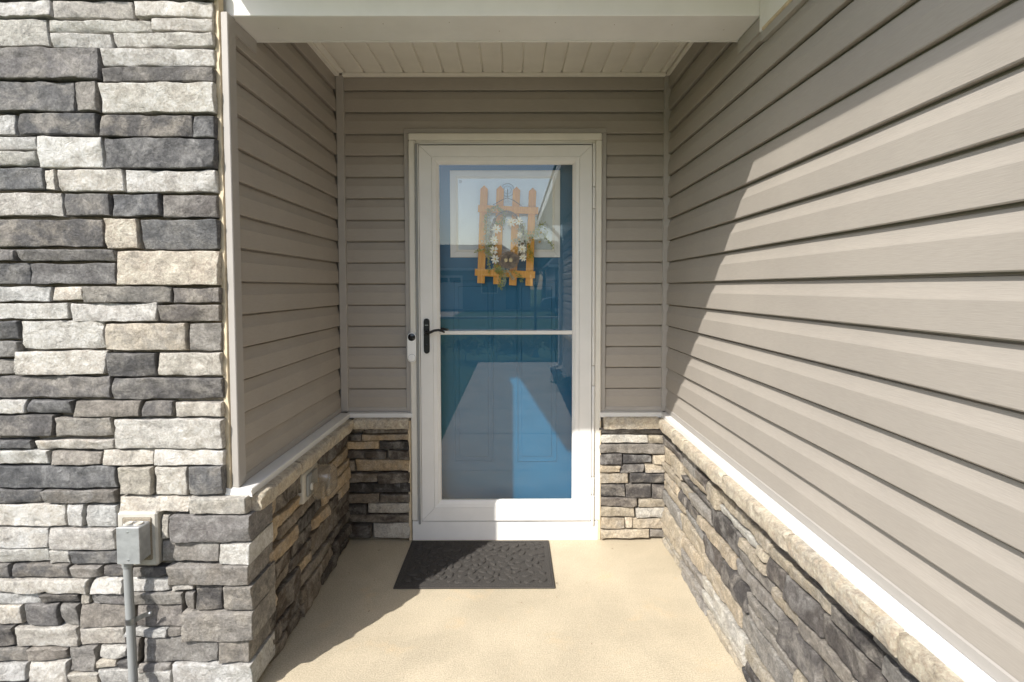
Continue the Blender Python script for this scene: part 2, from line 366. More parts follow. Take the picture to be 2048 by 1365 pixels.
# stone courses read off the facade, millimetres: x0, z0, x1, z1, tone
FRONT=[(-1695,2257,-1484,2310,"L"),(-1480,2254,-1227,2310,"L"),(-1220,2256,-954,2309,"L"),(-1682,2169,-1504,2254,"L"),(-1496,2210,-1171,2249,"L"),(-1168,2214,-955,2254,"L"),(-1493,2161,-1298,2206,"L"),(-1295,2165,-953,2211,"L"),(-1702,2060,-1340,2162,"D"),(-1331,2102,-958,2159,"L"),(-1332,2051,-956,2100,"D"),(-1707,1957,-1425,2055,"D"),(-1419,1958,-1346,2052,"M"),(-1339,1953,-959,2049,"L"),(-1711,1883,-1622,1950,"L"),(-1613,1881,-1352,1953,"D"),(-1344,1875,-1046,1948,"D"),(-1041,1872,-958,1944,"D"),(-1715,1835,-1549,1878,"L"),(-1717,1782,-1548,1831,"L"),(-1541,1775,-1337,1877,"L"),(-1328,1772,-953,1871,"D"),(-1719,1705,-1533,1779,"D"),(-1529,1703,-1492,1771,"L"),(-1487,1699,-1269,1773,"L"),(-1262,1694,-952,1768,"L"),(-1723,1619,-1478,1699,"L"),(-1471,1619,-1320,1694,"D"),(-1314,1617,-1153,1692,"D"),(-1147,1613,-951,1690,"D"),(-1727,1518,-1346,1611,"D"),(-1340,1514,-1231,1612,"T"),(-1224,1509,-950,1609,"D"),(-1731,1474,-1635,1514,"D"),(-1631,1471,-1305,1512,"D"),(-1733,1396,-1593,1470,"D"),(-1588,1395,-1309,1467,"D"),(-1300,1391,-949,1506,"T"),(-1737,1339,-1525,1392,"L"),(-1520,1341,-1418,1390,"L"),(-1414,1334,-1127,1391,"M"),(-1123,1334,-948,1386,"D"),(-1739,1281,-1467,1335,"L"),(-1462,1273,-1172,1336,"L"),(-1168,1271,-949,1330,"D"),(-1742,1214,-1633,1278,"D"),(-1626,1181,-1356,1278,"L"),(-1350,1176,-1079,1269,"T"),(-1074,1173,-949,1269,"M"),(-1745,1155,-1635,1211,"M"),(-1747,1098,-1654,1151,"M"),(-1647,1096,-1350,1178,"L"),(-1344,1091,-1185,1171,"D"),(-1180,1090,-949,1171,"L"),(-1750,1019,-1336,1094,"D"),(-1332,1012,-950,1087,"D"),(-1754,968,-1621,1015,"L"),(-1617,967,-1459,1015,"D"),(-1454,956,-1238,1012,"M"),(-1234,957,-1132,1008,"D"),(-1128,954,-951,1007,"L"),(-1756,892,-1527,964,"D"),(-1522,890,-1334,956,"M"),(-1329,847,-953,950,"L"),(-1762,848,-1606,881,"D"),(-1597,845,-1333,880,"L"),(-1764,795,-1552,845,"L"),(-1546,793,-1377,841,"M"),(-1373,791,-1206,846,"L"),(-1202,791,-954,846,"L"),(-1766,714,-1327,791,"D"),(-1320,691,-1209,787,"T"),(-1203,688,-1091,788,"L"),(-1086,691,-957,790,"D"),(-1770,662,-1581,712,"D"),(-1575,662,-1332,711,"M"),(-1326,631,-1089,687,"L"),(-1086,627,-895,687,"L"),(-1772,584,-1505,660,"L"),(-1499,584,-1444,659,"L"),(-1437,580,-1333,657,"L"),(-1776,511,-1567,581,"L"),(-1561,504,-1336,579,"L"),(-1187,538,-1160,622,"L"),(-1153,531,-876,624,"D"),(-1779,457,-1568,509,"L"),(-1564,454,-1499,504,"L"),(-1494,452,-1336,501,"D"),(-1188,462,-993,535,"M"),(-988,455,-878,527,"L"),(-1782,408,-1700,455,"D"),(-1695,407,-1498,453,"D"),(-1494,407,-1390,448,"M"),(-1385,411,-1288,449,"D"),(-1283,410,-1169,447,"D"),(-1164,385,-882,455,"M"),(-1784,357,-1432,406,"L"),(-1427,356,-1315,407,"L"),(-1311,358,-1163,405,"L"),(-1159,363,-1080,402,"L"),(-1786,314,-1605,357,"L"),(-1600,318,-1472,355,"D"),(-1468,316,-1437,353,"T"),(-1434,314,-1310,354,"D"),(-1307,314,-1119,357,"M"),(-1113,295,-1081,359,"M"),(-1076,295,-985,382,"D"),(-979,294,-880,382,"M"),(-1788,245,-1664,314,"L"),(-1659,239,-1543,316,"D"),(-1537,237,-1474,315,"M"),(-1468,235,-1285,314,"M"),(-1279,237,-1125,313,"D"),(-1120,192,-880,293,"M"),(-1791,167,-1696,242,"D"),(-1690,166,-1478,237,"L"),(-1473,169,-1325,234,"L"),(-1320,204,-1174,234,"L"),(-1170,204,-1124,235,"M"),(-1795,113,-1655,164,"M"),(-1651,117,-1516,164,"M"),(-1511,80,-1419,166,"M"),(-1413,124,-1319,167,"L"),(-1313,123,-1264,202,"D"),(-1259,115,-1003,202,"M"),(-998,116,-889,190,"M"),(-1797,51,-1658,111,"L"),(-1653,43,-1518,116,"L"),(-1415,97,-1353,122,"T"),(-1349,83,-1275,121,"D"),(-1271,83,-1164,114,"M"),(-1515,34,-1414,78,"T"),(-1409,33,-1164,93,"L"),(-1160,23,-879,114,"L")]
BACK_LEFT=[(-870,599,-811,624,"M"),(-806,598,-568,624,"M"),(-913,558,-827,596,"D"),(-821,557,-567,595,"T"),(-914,506,-731,554,"T"),(-728,504,-565,555,"D"),(-909,454,-811,502,"D"),(-807,454,-687,502,"D"),(-683,453,-566,502,"D"),(-904,387,-863,448,"M"),(-859,385,-567,451,"T"),(-911,323,-743,379,"M"),(-739,320,-567,380,"D"),(-906,268,-567,319,"D"),(-907,214,-730,265,"M"),(-726,214,-566,265,"M"),(-908,151,-803,206,"D"),(-796,156,-567,211,"L"),(-909,99,-567,148,"D"),(-915,21,-774,93,"D"),(-769,20,-565,97,"L")]
BACK_RIGHT=[(466,584,815,620,"D"),(466,535,728,582,"L"),(731,533,824,579,"T"),(466,480,824,532,"M"),(466,421,589,479,"D"),(591,424,752,475,"D"),(755,421,825,474,"T"),(468,375,579,419,"T"),(582,371,711,421,"D"),(714,374,826,419,"T"),(468,316,626,372,"T"),(631,315,826,370,"D"),(471,243,605,312,"D"),(609,234,750,312,"D"),(754,230,827,308,"D"),(472,187,677,240,"D"),(679,181,827,229,"T"),(473,129,662,186,"T"),(665,123,828,178,"L"),(475,63,604,126,"T"),(606,67,648,125,"T"),(650,64,829,121,"T"),(475,12,741,61,"T"),(744,14,829,61,"M")]
# ------------------------------------------------------------------ the setting: ground
def sheet(name, x0, x1, y0, y1, z, mat, kind='structure', th=.0):
    if th: o = box(name, x0, x1, y0, y1, z-th, z, mat, None, .006)
    else: o = pyd(name, [(x0, y0, z), (x1, y0, z), (x1, y1, z), (x0, y1, z)], [(0, 1, 2, 3)], mat)
    o['kind'] = kind; return o
sheet('lawn', -400, 400, -500, 300, -.07, 'lawn')
sheet('porch_slab', -.95, .86, 1.83, 3.2, 0, 'slab', th=.1)
wk = pyd('walkway', [(-.66, -4.3, -.055), (.62, -4.3, -.055), (.62, 1.82, -.055), (-.66, 1.82, -.055)], [(0, 1, 2, 3)], 'mulch'); wk['kind'] = 'structure'
ys = [1.824, .76, -.32, -1.4, -2.45, -3.4, -4.3]
for i in range(6): box('slab', -.66, .62, ys[i+1]+.005, ys[i]-.003, -.09, -.004, 'walk', wk, .006)
sheet('driveway_path', .63, 4.2, -4.3, -3.42, -.006, 'walk', th=.08)
sheet('planting_bed', .625, .80, -3.4, 1.82, -.045, 'mulch')
sheet('border_bed', -4.2, -.97, 1.0, 1.86, -.03, 'mulch')
sheet('street', -300, 300, -20, -12.2, -.12, 'asphalt')
sheet('kerb', -300, 300, -12.2, -11.9, .02, 'walk', th=.2)
sheet('far_kerb', -300, 300, -20.3, -20, .02, 'walk', th=.2)
sheet('far_driveway', -6.9, -3.1, -30, -20.3, -.05, 'walk', th=.1)

# ------------------------------------------------------------------ the house
H = thing('house', (0, 3, 0), 'taupe vinyl sided house with stone veneer and a recessed entry porch', 'house')
pmR = lambda a, o, z: (.842-o, a, z)
pmL = lambda a, o, z: (-.955+o, a, z)
pmB = lambda a, o, z: (a, 3.006-o, z)
pmRS = lambda a, o, z: (.842-o, a, z)
pmLS = lambda a, o, z: (-.932+o, a, z)
pmBS = lambda a, o, z: (a, 2.999-o, z)
pmFS = lambda a, o, z: (a, 1.862-o, z)
# ---- front stone facade
fac = box('stone_facade', -3.2, -.965, 1.858, 1.94, -.1, 2.95, 'mortar', H, 0)
tag(fac, 'tall stone veneer wall of pale and charcoal ledge stones')
for x0, z0, x1, z1, t in FRONT:
    x0, z0, x1, z1 = x0/1000, z0/1000, x1/1000, z1/1000
    corner = x1 > -.93 and z1 < .70
    if corner: x1 = min(x1, -.882)+rs.uniform(-.008, .003)
    elif x1 > -1.0: x1 = min(x1, -.968)
    dk = None
    if t == 'D': dk = rs.choice(((.118, .115, .115), (.152, .148, .146), (.100, .097, .097), (.175, .163, .155)))
    if t == 'T': dk = (.53, .48, .40)
    if t == 'L': dk = rs.choice(((.63, .60, .545), (.56, .53, .475), (.64, .60, .53), (.55, .53, .495)))
    stone(fac, pmFS, rect(x0, z0, x1, z1), .042+(.012 if corner else 0), t, .018, back=-.13 if corner else -.002, tint=dk)
# courses beyond the picture's left edge and above, plain blocks in one piece
def plain_courses(parent, pm, a0, a1, b0, b1, lmin, lmax, hmin, hmax, name='stone_courses'):
    bm = bmesh.new(); z = b0
    while z < b1-.02:
        h = min(rs.uniform(hmin, hmax), b1-z); a = a0
        while a < a1-.02:
            l = min(rs.uniform(lmin, lmax), a1-a); d = rs.uniform(.035, .05)
            c = [pm(a+.003, d, z+.003), pm(a+l-.003, d, z+.003), pm(a+l-.003, d, z+h-.003), pm(a+.003, d, z+h-.003)]
            e = [pm(a+.001, -.001, z+.001), pm(a+l-.001, -.001, z+.001), pm(a+l-.001, -.001, z+h-.001), pm(a+.001, -.001, z+h-.001)]
            V = [bm.verts.new(p) for p in c+e]
            bm.faces.new(V[:4])
            for k in range(4): bm.faces.new((V[k], V[k+4], V[(k+1) % 4+4], V[(k+1) % 4]))
            a += l
        z += h
    o = from_bm(name, bm, 'stone', parent); o['kind'] = 'stuff'; o.color = (.34, .32, .29, 1); return o
plain_courses(fac, pmFS, -3.2, -1.78, -.1, 2.95, .12, .34, .05, .12)
plain_courses(fac, pmFS, -1.775, -.968, 2.315, 2.95, .12, .34, .05, .12)
plain_courses(fac, pmFS, -1.75, -.9, -.1, .035, .12, .3, .04, .08)
# ---- stone wainscot of the porch (three runs)
def wains(quads, pm, backing, label, depth, warm=False):
    w = box('stone_wainscot', *backing, 'mortar', H, 0); tag(w, label)
    for q in quads:
        y0, z0, y1, z1, t = q[:5]
        dk = None
        if t == 'D': dk = rs.choice(((.095, .086, .082), (.125, .112, .104), (.080, .074, .072)))
        if warm: dk = {'D': rs.choice(((.075, .062, .052), (.10, .082, .066), (.058, .052, .047))), 'M': (.20, .165, .125), 'T': (.46, .355, .23), 'L': None}[t]  # shaded runs: shade and warm bounce light put into the stone tints
        j = [rs.uniform(-.004, .004) for _ in range(4)]
        qd = [(y0+j[0], z1+j[1]), (y1+j[2], z1+j[3]), (y1+j[0], z0+j[2]), (y0+j[3], z0+j[1])]
        stone(w, pm, qd, depth, t, .018, tint=dk)
    return w
def rows(spec):
    out = []
    for z0, z1, items in spec:
        for it in items:
            y0, y1, t = it[:3]; a, b = (it[3], it[4]) if len(it) > 3 else (z0, z1)
            out.append((y0, a, y1, b, t))
    return out
LEFT = rows([(.535, .62, [(1.97, 2.03, 'T'), (2.03, 2.24, 'D'), (2.24, 2.45, 'M'), (2.45, 2.71, 'D'), (2.71, 2.95, 'D')]),
 (.475, .53, [(1.97, 2.05, 'T', .43, .53), (2.055, 2.24, 'T'), (2.24, 2.46, 'T'), (2.465, 2.66, 'M'), (2.665, 2.95, 'T')]),
 (.425, .47, [(2.055, 2.44, 'M'), (2.445, 2.65, 'D'), (2.655, 2.95, 'T')]),
 (.36, .42, [(1.97, 2.235, 'T'), (2.24, 2.535, 'D'), (2.54, 2.95, 'T')]),
 (.30, .355, [(1.97, 2.16, 'D'), (2.165, 2.41, 'D'), (2.415, 2.60, 'T'), (2.605, 2.74, 'D'), (2.745, 2.95, 'T')]),
 (.24, .295, [(1.97, 2.155, 'M'), (2.16, 2.38, 'D'), (2.385, 2.73, 'M', .19, .295), (2.735, 2.95, 'D')]),
 (.185, .235, [(1.97, 2.03, 'T'), (2.035, 2.24, 'D', .125, .235), (2.245, 2.38, 'T'), (2.735, 2.95, 'D')]),
 (.12, .18, [(1.97, 2.03, 'D'), (2.245, 2.59, 'M'), (2.595, 2.95, 'D')]),
 (.06, .115, [(1.97, 2.06, 'D'), (2.065, 2.24, 'D'), (2.245, 2.45, 'M'), (2.455, 2.68, 'M'), (2.685, 2.95, 'D')]),
 (.0, .055, [(1.97, 2.1, 'M'), (2.105, 2.25, 'D'), (2.255, 2.5, 'M'), (2.505, 2.7, 'D'), (2.705, 2.95, 'D')])])
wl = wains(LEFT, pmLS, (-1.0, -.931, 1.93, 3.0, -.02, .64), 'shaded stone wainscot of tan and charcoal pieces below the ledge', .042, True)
RIGHT = rows([(.583, .627, [(.2, .55, 'T'), (.555, .99, 'M'), (1.0, 1.22, 'M'), (1.225, 1.5, 'D'), (1.505, 1.78, 'M'), (1.785, 2.1, 'T'), (2.105, 2.4, 'T'), (2.405, 2.62, 'M'), (2.625, 2.95, 'D')]),
 (.533, .578, [(.2, .6, 'D'), (.605, .99, 'T'), (1.0, 1.18, 'M'), (1.185, 1.37, 'D'), (1.375, 1.71, 'T'), (1.715, 2.145, 'T'), (2.15, 2.28, 'T', .497, .578), (2.285, 2.42, 'D'), (2.425, 2.62, 'M'), (2.625, 2.95, 'D')]),
 (.455, .528, [(.2, .45, 'T'), (.455, .8, 'M'), (.805, 1.165, 'T'), (1.17, 1.41, 'D'), (1.415, 1.61, 'D'), (1.615, 1.72, 'D'), (1.725, 1.795, 'T', .495, .528), (1.80, 2.145, 'L', .495, .528), (1.725, 1.94, 'T', .455, .49),
   (2.285, 2.615, 'T', .495, .528), (2.62, 2.79, 'T', .45, .528), (2.795, 2.95, 'T', .445, .528), (1.945, 2.23, 'D', .40, .49), (2.235, 2.615, 'D', .455, .49)]),
 (.40, .45, [(.2, .6, 'D'), (.605, .99, 'M'), (.995, 1.28, 'L'), (1.285, 1.53, 'M'), (1.535, 1.69, 'T'), (1.695, 1.94, 'M'), (2.235, 2.48, 'M'), (2.485, 2.95, 'T', .40, .442)]),
 (.345, .395, [(.2, .7, 'T'), (.705, 1.0, 'M'), (1.005, 1.42, 'D'), (1.425, 1.64, 'D', .30, .395), (1.645, 1.98, 'M'), (1.985, 2.365, 'T'), (2.37, 2.54, 'D'), (2.545, 2.68, 'D'), (2.685, 2.95, 'T')]),
 (.295, .34, [(.2, .8, 'M'), (.805, 1.42, 'T'), (1.645, 1.855, 'M'), (1.86, 2.09, 'D', .25, .34), (2.095, 2.32, 'D', .25, .34), (2.325, 2.58, 'M'), (2.585, 2.95, 'T')]),
 (.25, .29, [(.2, .9, 'D'), (.905, 1.3, 'M'), (1.305, 1.54, 'T'), (1.545, 1.855, 'M'), (2.325, 2.64, 'T', .20, .29), (2.645, 2.95, 'M', .20, .29)]),
 (.15, .245, [(.2, .6, 'T'), (.605, 1.0, 'M'), (1.005, 1.3, 'D'), (1.305, 1.655, 'M'), (1.66, 1.935, 'M'), (1.94, 2.32, 'T'), (2.325, 2.61, 'T', .13, .195), (2.615, 2.95, 'T', .11, .195)]),
 (.09, .145, [(.2, .8, 'M'), (.805, 1.35, 'M'), (1.355, 1.66, 'L'), (1.665, 1.875, 'T'), (1.88, 2.19, 'L'), (2.195, 2.32, 'L'), (2.325, 2.61, 'M', .075, .125), (2.615, 2.95, 'T', .06, .105)]),
 (.04, .085, [(.2, .8, 'D'), (.805, 1.4, 'D'), (1.405, 1.74, 'M'), (1.745, 1.88, 'D'), (1.885, 2.0, 'L'), (2.005, 2.32, 'L'), (2.325, 2.61, 'M', .035, .07), (2.615, 2.95, 'T', .03, .055)]),
 (.0, .035, [(.2, 1.2, 'M'), (1.205, 1.6, 'T'), (1.605, 1.9, 'D'), (1.905, 2.25, 'T'), (2.255, 2.6, 'M', .0, .03), (2.605, 2.95, 'T', .0, .025)])])
wr = wains(RIGHT, pmRS, (.841, .93, -3.3, 3.0, -.1, .66), 'sunlit stone wainscot running forward under the siding', .034)
plain_courses(wr, pmRS, -3.3, .2, -.08, .627, .15, .4, .04, .09)
BK = [(a/1000, b/1000, c/1000, d/1000, t) for a, b, c, d, t in BACK_LEFT]
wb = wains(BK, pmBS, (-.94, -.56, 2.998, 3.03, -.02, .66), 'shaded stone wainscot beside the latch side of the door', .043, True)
BK = [(a/1000, b/1000, c/1000, d/1000, t) for a, b, c, d, t in BACK_RIGHT]
wb2 = wains(BK, pmBS, (.478, .86, 2.998, 3.03, -.02, .66), 'stone wainscot beside the hinge side of the door', .043)
# caps
for i, (a, b) in enumerate(((2.683, 2.945), (2.51, 2.677), (2.036, 2.504), (1.542, 2.03), (1.09, 1.536), (.6, 1.084), (.1, .594))): cap(wr, pmR, a, b, .069, .628, .682, i+1.3)
for i, (a, b) in enumerate(((1.855, 2.213), (2.221, 2.62), (2.626, 2.94))): cap(wl, pmL, a, b, .098, .622, .680, i+9.1)
cap(wb, pmB, -.865, -.567, .072, .622, .680, 21.7); cap(wb2, pmB, .487, .785, .072, .622, .682, 27.2)
extrude('cap_run', [(0, .688), (.06, .682), (.066, .66), (.06, .622), (0, .622)], pmR, -3.3, .098, 'stone', wr).color = (.56, .49, .38, 1)
for a in (2.68, 2.507, 2.033, 1.539, 1.087, .597): extrude('cap_joint', [(0, .686), (.058, .679), (.062, .668), (.060, .63), (0, .63)], pmR, a-.004, a+.004, 'mortar', wr)
extrude('cap_joint', [(0, .684), (.086, .677), (.090, .666), (.088, .63), (0, .63)], pmL, 2.212, 2.222, 'mortar', wl)
# drip flashing
def flash(pm, a0, a1, out, label):
    pr = [(0, .709), (out-.003, .7045), (out, .702), (out, .681), (out-.003, .679), (out-.0035, .7005), (0, .705)]
    tag(extrude('drip_flashing', pr, pm, a0, a1, 'whitemetal', H, 6, .0012), label)
flash(pmR, 2.452, 2.967, .043, 'short length of white flashing at the inner corner')
flash(pmR, -3.3, 2.449, .044, 'long sunlit white flashing under the siding')
flash(pmL, 1.842, 2.967, .068, 'white flashing on the shaded ledge')
flash(pmB, -.905, -.548, .044, 'white flashing beside the door latch'); flash(pmB, .467, .812, .044, 'white flashing beside the door hinges')
# bent front end of the shaded flashing
pyd('flashing_end', [(-.975, 1.838, .708), (-.887, 1.836, .7005), (-.884, 1.838, .678), (-.975, 1.838, .684), (-.975, 1.8405, .708), (-.887, 1.8405, .7005), (-.884, 1.8405, .678), (-.975, 1.8405, .684)],
    [(0, 1, 2, 3), (7, 6, 5, 4), (0, 4, 5, 1), (1, 5, 6, 2), (2, 6, 7, 3), (3, 7, 4, 0)], 'whitemetal', H)

# ---- siding
HC = .1143; Z1 = 1.408
def board_prof(z0, top=None, bottom=None):
    p = [(-.0068, .0012), (.0140, -.0008), (.0158, .0022), (.0156, .007), (.0138, .064), (.0130, .0672), (.0110, .0715), (.0065, .0885), (.0036, .1015), (.0026, .1062), (-.0065, .1082), (-.0070, .1143+.004)]
    q = [(o, z0+z) for o, z in p]
    if top is not None: q = [(o, min(z, top)) for o, z in q]
    if bottom is not None: q = [(o, max(z, bottom)) for o, z in q]
    return q
def siding(pm, a0, a1, kmin, kmax, parent, seed, top=None):
    for k in range(kmin, kmax+1):
        extrude('siding_board', board_prof(Z1+k*HC, top), pm, a0+rs.uniform(0, .003), a1-rs.uniform(0, .003), 'siding', parent, max(2, int((a1-a0)/.18)), .0009, False, 11, seed+k*1.37)
sr = box('siding_wall', .852, .95, -3.3, 3.1, .66, 2.62, 'trim', H, 0); tag(sr, 'long side wall of taupe siding running towards the viewer')
siding(pmR, -3.3, 2.984, -6, 5, sr, 3.1); siding(pmR, -3.3, 2.984, 6, 6, sr, 5.5, 2.206); siding(pmR, 1.88, 2.984, 7, 9, sr, 8.8, 2.515)
sl_ = box('siding_wall', -1.05, -.966, 1.94, 3.1, .64, 2.62, 'trim', H, 0); tag(sl_, 'shaded return wall of taupe siding inside the porch')
siding(pmL, 1.888, 2.984, -6, 9, sl_, 13.3, 2.515)
bm = bmesh.new(); bm_box(bm, -1.04, -.545, 3.0165, 3.1, .66, 2.62); bm_box(bm, .465, .94, 3.0165, 3.1, .66, 2.62); bm_box(bm, -.545, .465, 3.0165, 3.1, 2.19, 2.62)
sb = from_bm('siding_wall', bm, 'trim', H); tag(sb, 'back wall of taupe siding round the door')
siding(pmB, -.903, -.582, -6, 6, sb, 23.); siding(pmB, .499, .811, -6, 6, sb, 31.); siding(pmB, -.903, .811, 7, 9, sb, 41., 2.515)
# bottom channels, corner posts, finish trims
def channel(pm, a0, a1, z0, z1, out, mat='trim', name='siding_trim'):
    extrude(name, [(0, z0), (out, z0), (out, z1-.004), (out-.003, z1), (out-.005, z1-.003), (0, z1-.006)], pm, a0, a1, mat, H, 4, .0006)
channel(pmR, -3.3, 2.984, .7095, .737, .019); channel(pmL, 1.892, 2.984, .7095, .735, .019); channel(pmB, -.9, -.583, .7095, .733, .019); channel(pmB, .5, .81, .7095, .733, .019)
channel(pmR, -3.3, 1.866, 2.196, 2.226, .021); channel(pmR, 1.868, 2.055, 2.232, 2.2835, .021); channel(pmL, 1.892, 2.055, 2.236, 2.2835, .021)
box('corner_post', -.940, -.9, 2.976, 3.006, .71, 2.512, 'trim', H, .003); box('corner_post', .806, .848, 2.976, 3.006, .71, 2.512, 'trim', H, .003)
box('corner_post', -.9525, -.929, 1.8415, 1.893, .709, 2.2835, 'trim', H, .0025)
# lumpy caulk bead between stone and post
v, f = [], []
for i in range(121):
    z = .685+(2.6-.685)*i/120; n1 = noise.noise(Vector((0, 0, z*13))); n2 = noise.noise(Vector((3, 0, z*22)))
    for x, y in ((-.992, 1.872), (-.972, 1.842+.004*n1), (-.958+.004*n2, 1.840+.003*n2), (-.9515, 1.86)): v.append((x, y, z))
for i in range(120):
    for k in range(3): f.append((i*4+k, i*4+k+1, i*4+k+5, i*4+k+4))
pyd('caulk_bead', v, f, 'caulk', H, 50)
# ---- beam, frieze, ceiling
bmn = bmesh.new(); bm_box(bmn, -.9615, .846, 1.875, 2.06, 2.2845, 2.62, .0025); bm_box(bmn, -.9615, .846, 2.0605, 2.072, 2.2830, 2.292, .001)
bb = from_bm('porch_beam', bmn, 'whitemetal', H); tag(bb, 'white metal-wrapped beam across the porch opening')
for i in range(9): lathe('nail_head', [(.0018, 0), (.0022, .0006), (.0012, .0012)], (-.8+i*.19+rs.uniform(-.03, .03), 1.93+rs.uniform(-.02, .06), 2.2842), 'twig', bb, 'Z', 6)
box('frieze_board', .818, .846, -3.3, 1.872, 2.2265, 2.455, 'whitemetal', H, .003)
v, f = [], []
for i in range(81):
    y = -.2+2.05*i/80; n1 = noise.noise(Vector((y*40, 0, 0)))*.003; v += [(.8225, y, 2.2245+n1*.3), (.8170+n1*.5, y, 2.2262+n1), (.8172, y, 2.234+n1)]
for i in range(80): f += [(i*3, i*3+1, i*3+4, i*3+3), (i*3+1, i*3+2, i*3+5, i*3+4)]
pyd('caulk_line', v, f, 'caulk', H, 50)
pc = box('porch_ceiling', -.955, .846, 1.9, 3.05, 2.535, 2.56, 'sofwhite', H, 0)
x = -.955
for i in range(18):
    x0, x1 = -.985+i*.1042, -.985+(i+1)*.1042
    x0c, x1c = max(x0, -.93), min(x1, .822)
    pr = [(x0c, 2.517), (x1c-.017, 2.517), (x1c-.012, 2.5195), (x1c-.0095, 2.527), (x1c-.0065, 2.527), (x1c-.004, 2.5195), (x1c, 2.517)]
    yv = (1.95, 2.975); vv = [(a, y, z+.0) for y in yv for a, z in pr]; n = len(pr)
    pyd('ceiling_panel', vv, [(k, k+1, n+k+1, n+k) for k in range(n-1)], 'sofwhite', pc, 30)
box('ceiling_trim', -.9, .808, 2.962, 2.988, 2.500, 2.5165, 'sofwhite', H, .002)
for x0, x1 in ((-.953, -.918), (.812, .8405)): box('ceiling_trim', x0, x1, 2.0, 2.976, 2.503, 2.5165, 'sofwhite', H, .002)
# ---- eaves and roofs (they shade the porch)
box('porch_soffit', -.975, .83, 1.40, 1.873, 2.452, 2.47, 'sofwhite', H, 0)
box('porch_gutter', -.975, .43, 1.37, 1.40, 2.45, 2.57, 'whitemetal', H, .004)
box('side_soffit', .45, .817, -3.6, 1.398, 2.4565, 2.47, 'sofwhite', H, 0)
box('side_gutter', .42, .45, -3.6, 1.369, 2.45, 2.57, 'whitemetal', H, .004)
pyd('porch_roof', [(-.975, 1.36, 2.575), (6, 1.36, 2.575), (6, 8, 5.6), (-.975, 8, 5.6), (-.975, 1.36, 2.60), (6, 1.36, 2.60), (6, 8, 5.65), (-.975, 8, 5.65)], [(3, 2, 1, 0), (4, 5, 6, 7), (0, 1, 5, 4), (1, 2, 6, 5), (2, 3, 7, 6), (3, 0, 4, 7)], 'shingle', H)
pyd('side_roof', [(.41, -3.7, 2.572), (.41, 1.9, 2.572), (4, 1.9, 4.4), (4, -3.7, 4.4), (.41, -3.7, 2.605), (.41, 1.9, 2.605), (4, 1.9, 4.45), (4, -3.7, 4.45)], [(3, 2, 1, 0), (4, 5, 6, 7), (0, 1, 5, 4), (1, 2, 6, 5), (2, 3, 7, 6), (3, 0, 4, 7)], 'shingle', H)
box('gable_wall', .846, 7, -3.34, -3.301, -.1, 2.6, 'greysiding', H, 0)
box('wing_roof', -3.6, -.98, 1.55, 8, 3.0, 3.08, 'shingle', H, 0)
box('wing_wall', -1.0, -.965, 1.945, 3.1, 2.62, 3.0, 'trim', H, 0)
tube('downspout', [(.44, -3.2, 2.5), (.62, -3.2, 2.38), (.775, -3.2, 2.2), (.785, -3.2, 1.5), (.77, -3.2, .1), (.6, -3.2, 0.03)], .033, 'whitemetal', H, 8)

# ---- door surround
def frame(name, x0, x1, ztop, zbot, w, y0, y1, mat, parent, top=True, bev=.002):
    bmf = bmesh.new()
    bm_box(bmf, x0, x0+w, y0, y1, zbot, ztop-(w+.0006 if top else 0), bev); bm_box(bmf, x1-w, x1, y0, y1, zbot, ztop-(w+.0006 if top else 0), bev)
    if top: bm_box(bmf, x0, x1, y0, y1, ztop-w, ztop, bev)
    return from_bm(name, bmf, mat, parent)
frame('door_channel', -.583, .499, 2.231, .7085, .0245, 2.982, 3.006, 'trim', H)
dc = frame('door_casing', -.5585, .4745, 2.204, .108, .038, 2.966, 3.03, 'casing', H, bev=.006)
frame('casing_step', -.5205, .4365, 2.166, .108, .012, 2.976, 3.03, 'casing', dc)
box('casing_stop', -.508, .424, 2.972, 3.0, 2.1435, 2.1535, 'white', dc, .002)
box('top_gap_shade', -.497, .417, 2.97, 2.995, 2.1372, 2.1434, 'dark', dc, 0)  # solid dark strip painting the shade over the storm door
frame('jamb', -.5085, .4245, 2.1535, .11, .030, 3.0, 3.10, 'casing', dc)
box('door_sill', -.556, .460, 2.968, 3.1, -.002, .1055, 'white', H, .0025)
box('sill_gap_shade', -.498, .418, 2.985, 3.1, .1056, .1118, 'dark', H, 0)  # solid dark strip painting the shade under the storm door
for x0, x1 in ((-.5755, -.561), (.4605, .475)): box('stone_caulk', x0, x1, 2.966, 3.0, 0, .66, 'caulk', H, .002)
# ---- storm door
bmf = bmesh.new()
bm_box(bmf, -.497, -.402, 2.9885, 2.996, .115, 2.134); bm_box(bmf, .322, .4165, 2.9885, 2.996, .115, 2.134)
bm_box(bmf, -.402, .322, 2.9885, 2.996, .115, .215); bm_box(bmf, -.402, .322, 2.9885, 2.996, 2.046, 2.134)
SD = from_bm('storm_door', bmf, 'white', H)
tag(SD, 'white full-view storm door')
def mitre(name, pts, y, th, parent, mat='white'):
    n = len(pts); v = [(x, y, z) for x, z in pts]+[(x, y+th, z) for x, z in pts]
    f = [tuple(range(n)), tuple(range(2*n-1, n-1, -1))]+[(k, k+n, (k+1) % n+n, (k+1) % n) for k in range(n)]
    bmf = bmesh.new(); V = [bmf.verts.new(p) for p in v]
    for q in f: bmf.faces.new([V[i] for i in q])
    bmesh.ops.bevel(bmf, geom=[e for e in bmf.edges], offset=.0012, segments=1, affect='EDGES')
    return from_bm(name, bmf, mat, parent)
X0, X1, ZA, ZB = -.500, .4195, .1122, 2.1368
I0, I1, JA, JB = -.4325, .3535, .184, 2.076      # seam between frame and glass bead
G0, G1, KA, KB = -.3965, .3180, .221, 2.0405     # glass opening
YD = 2.958
g = .0006
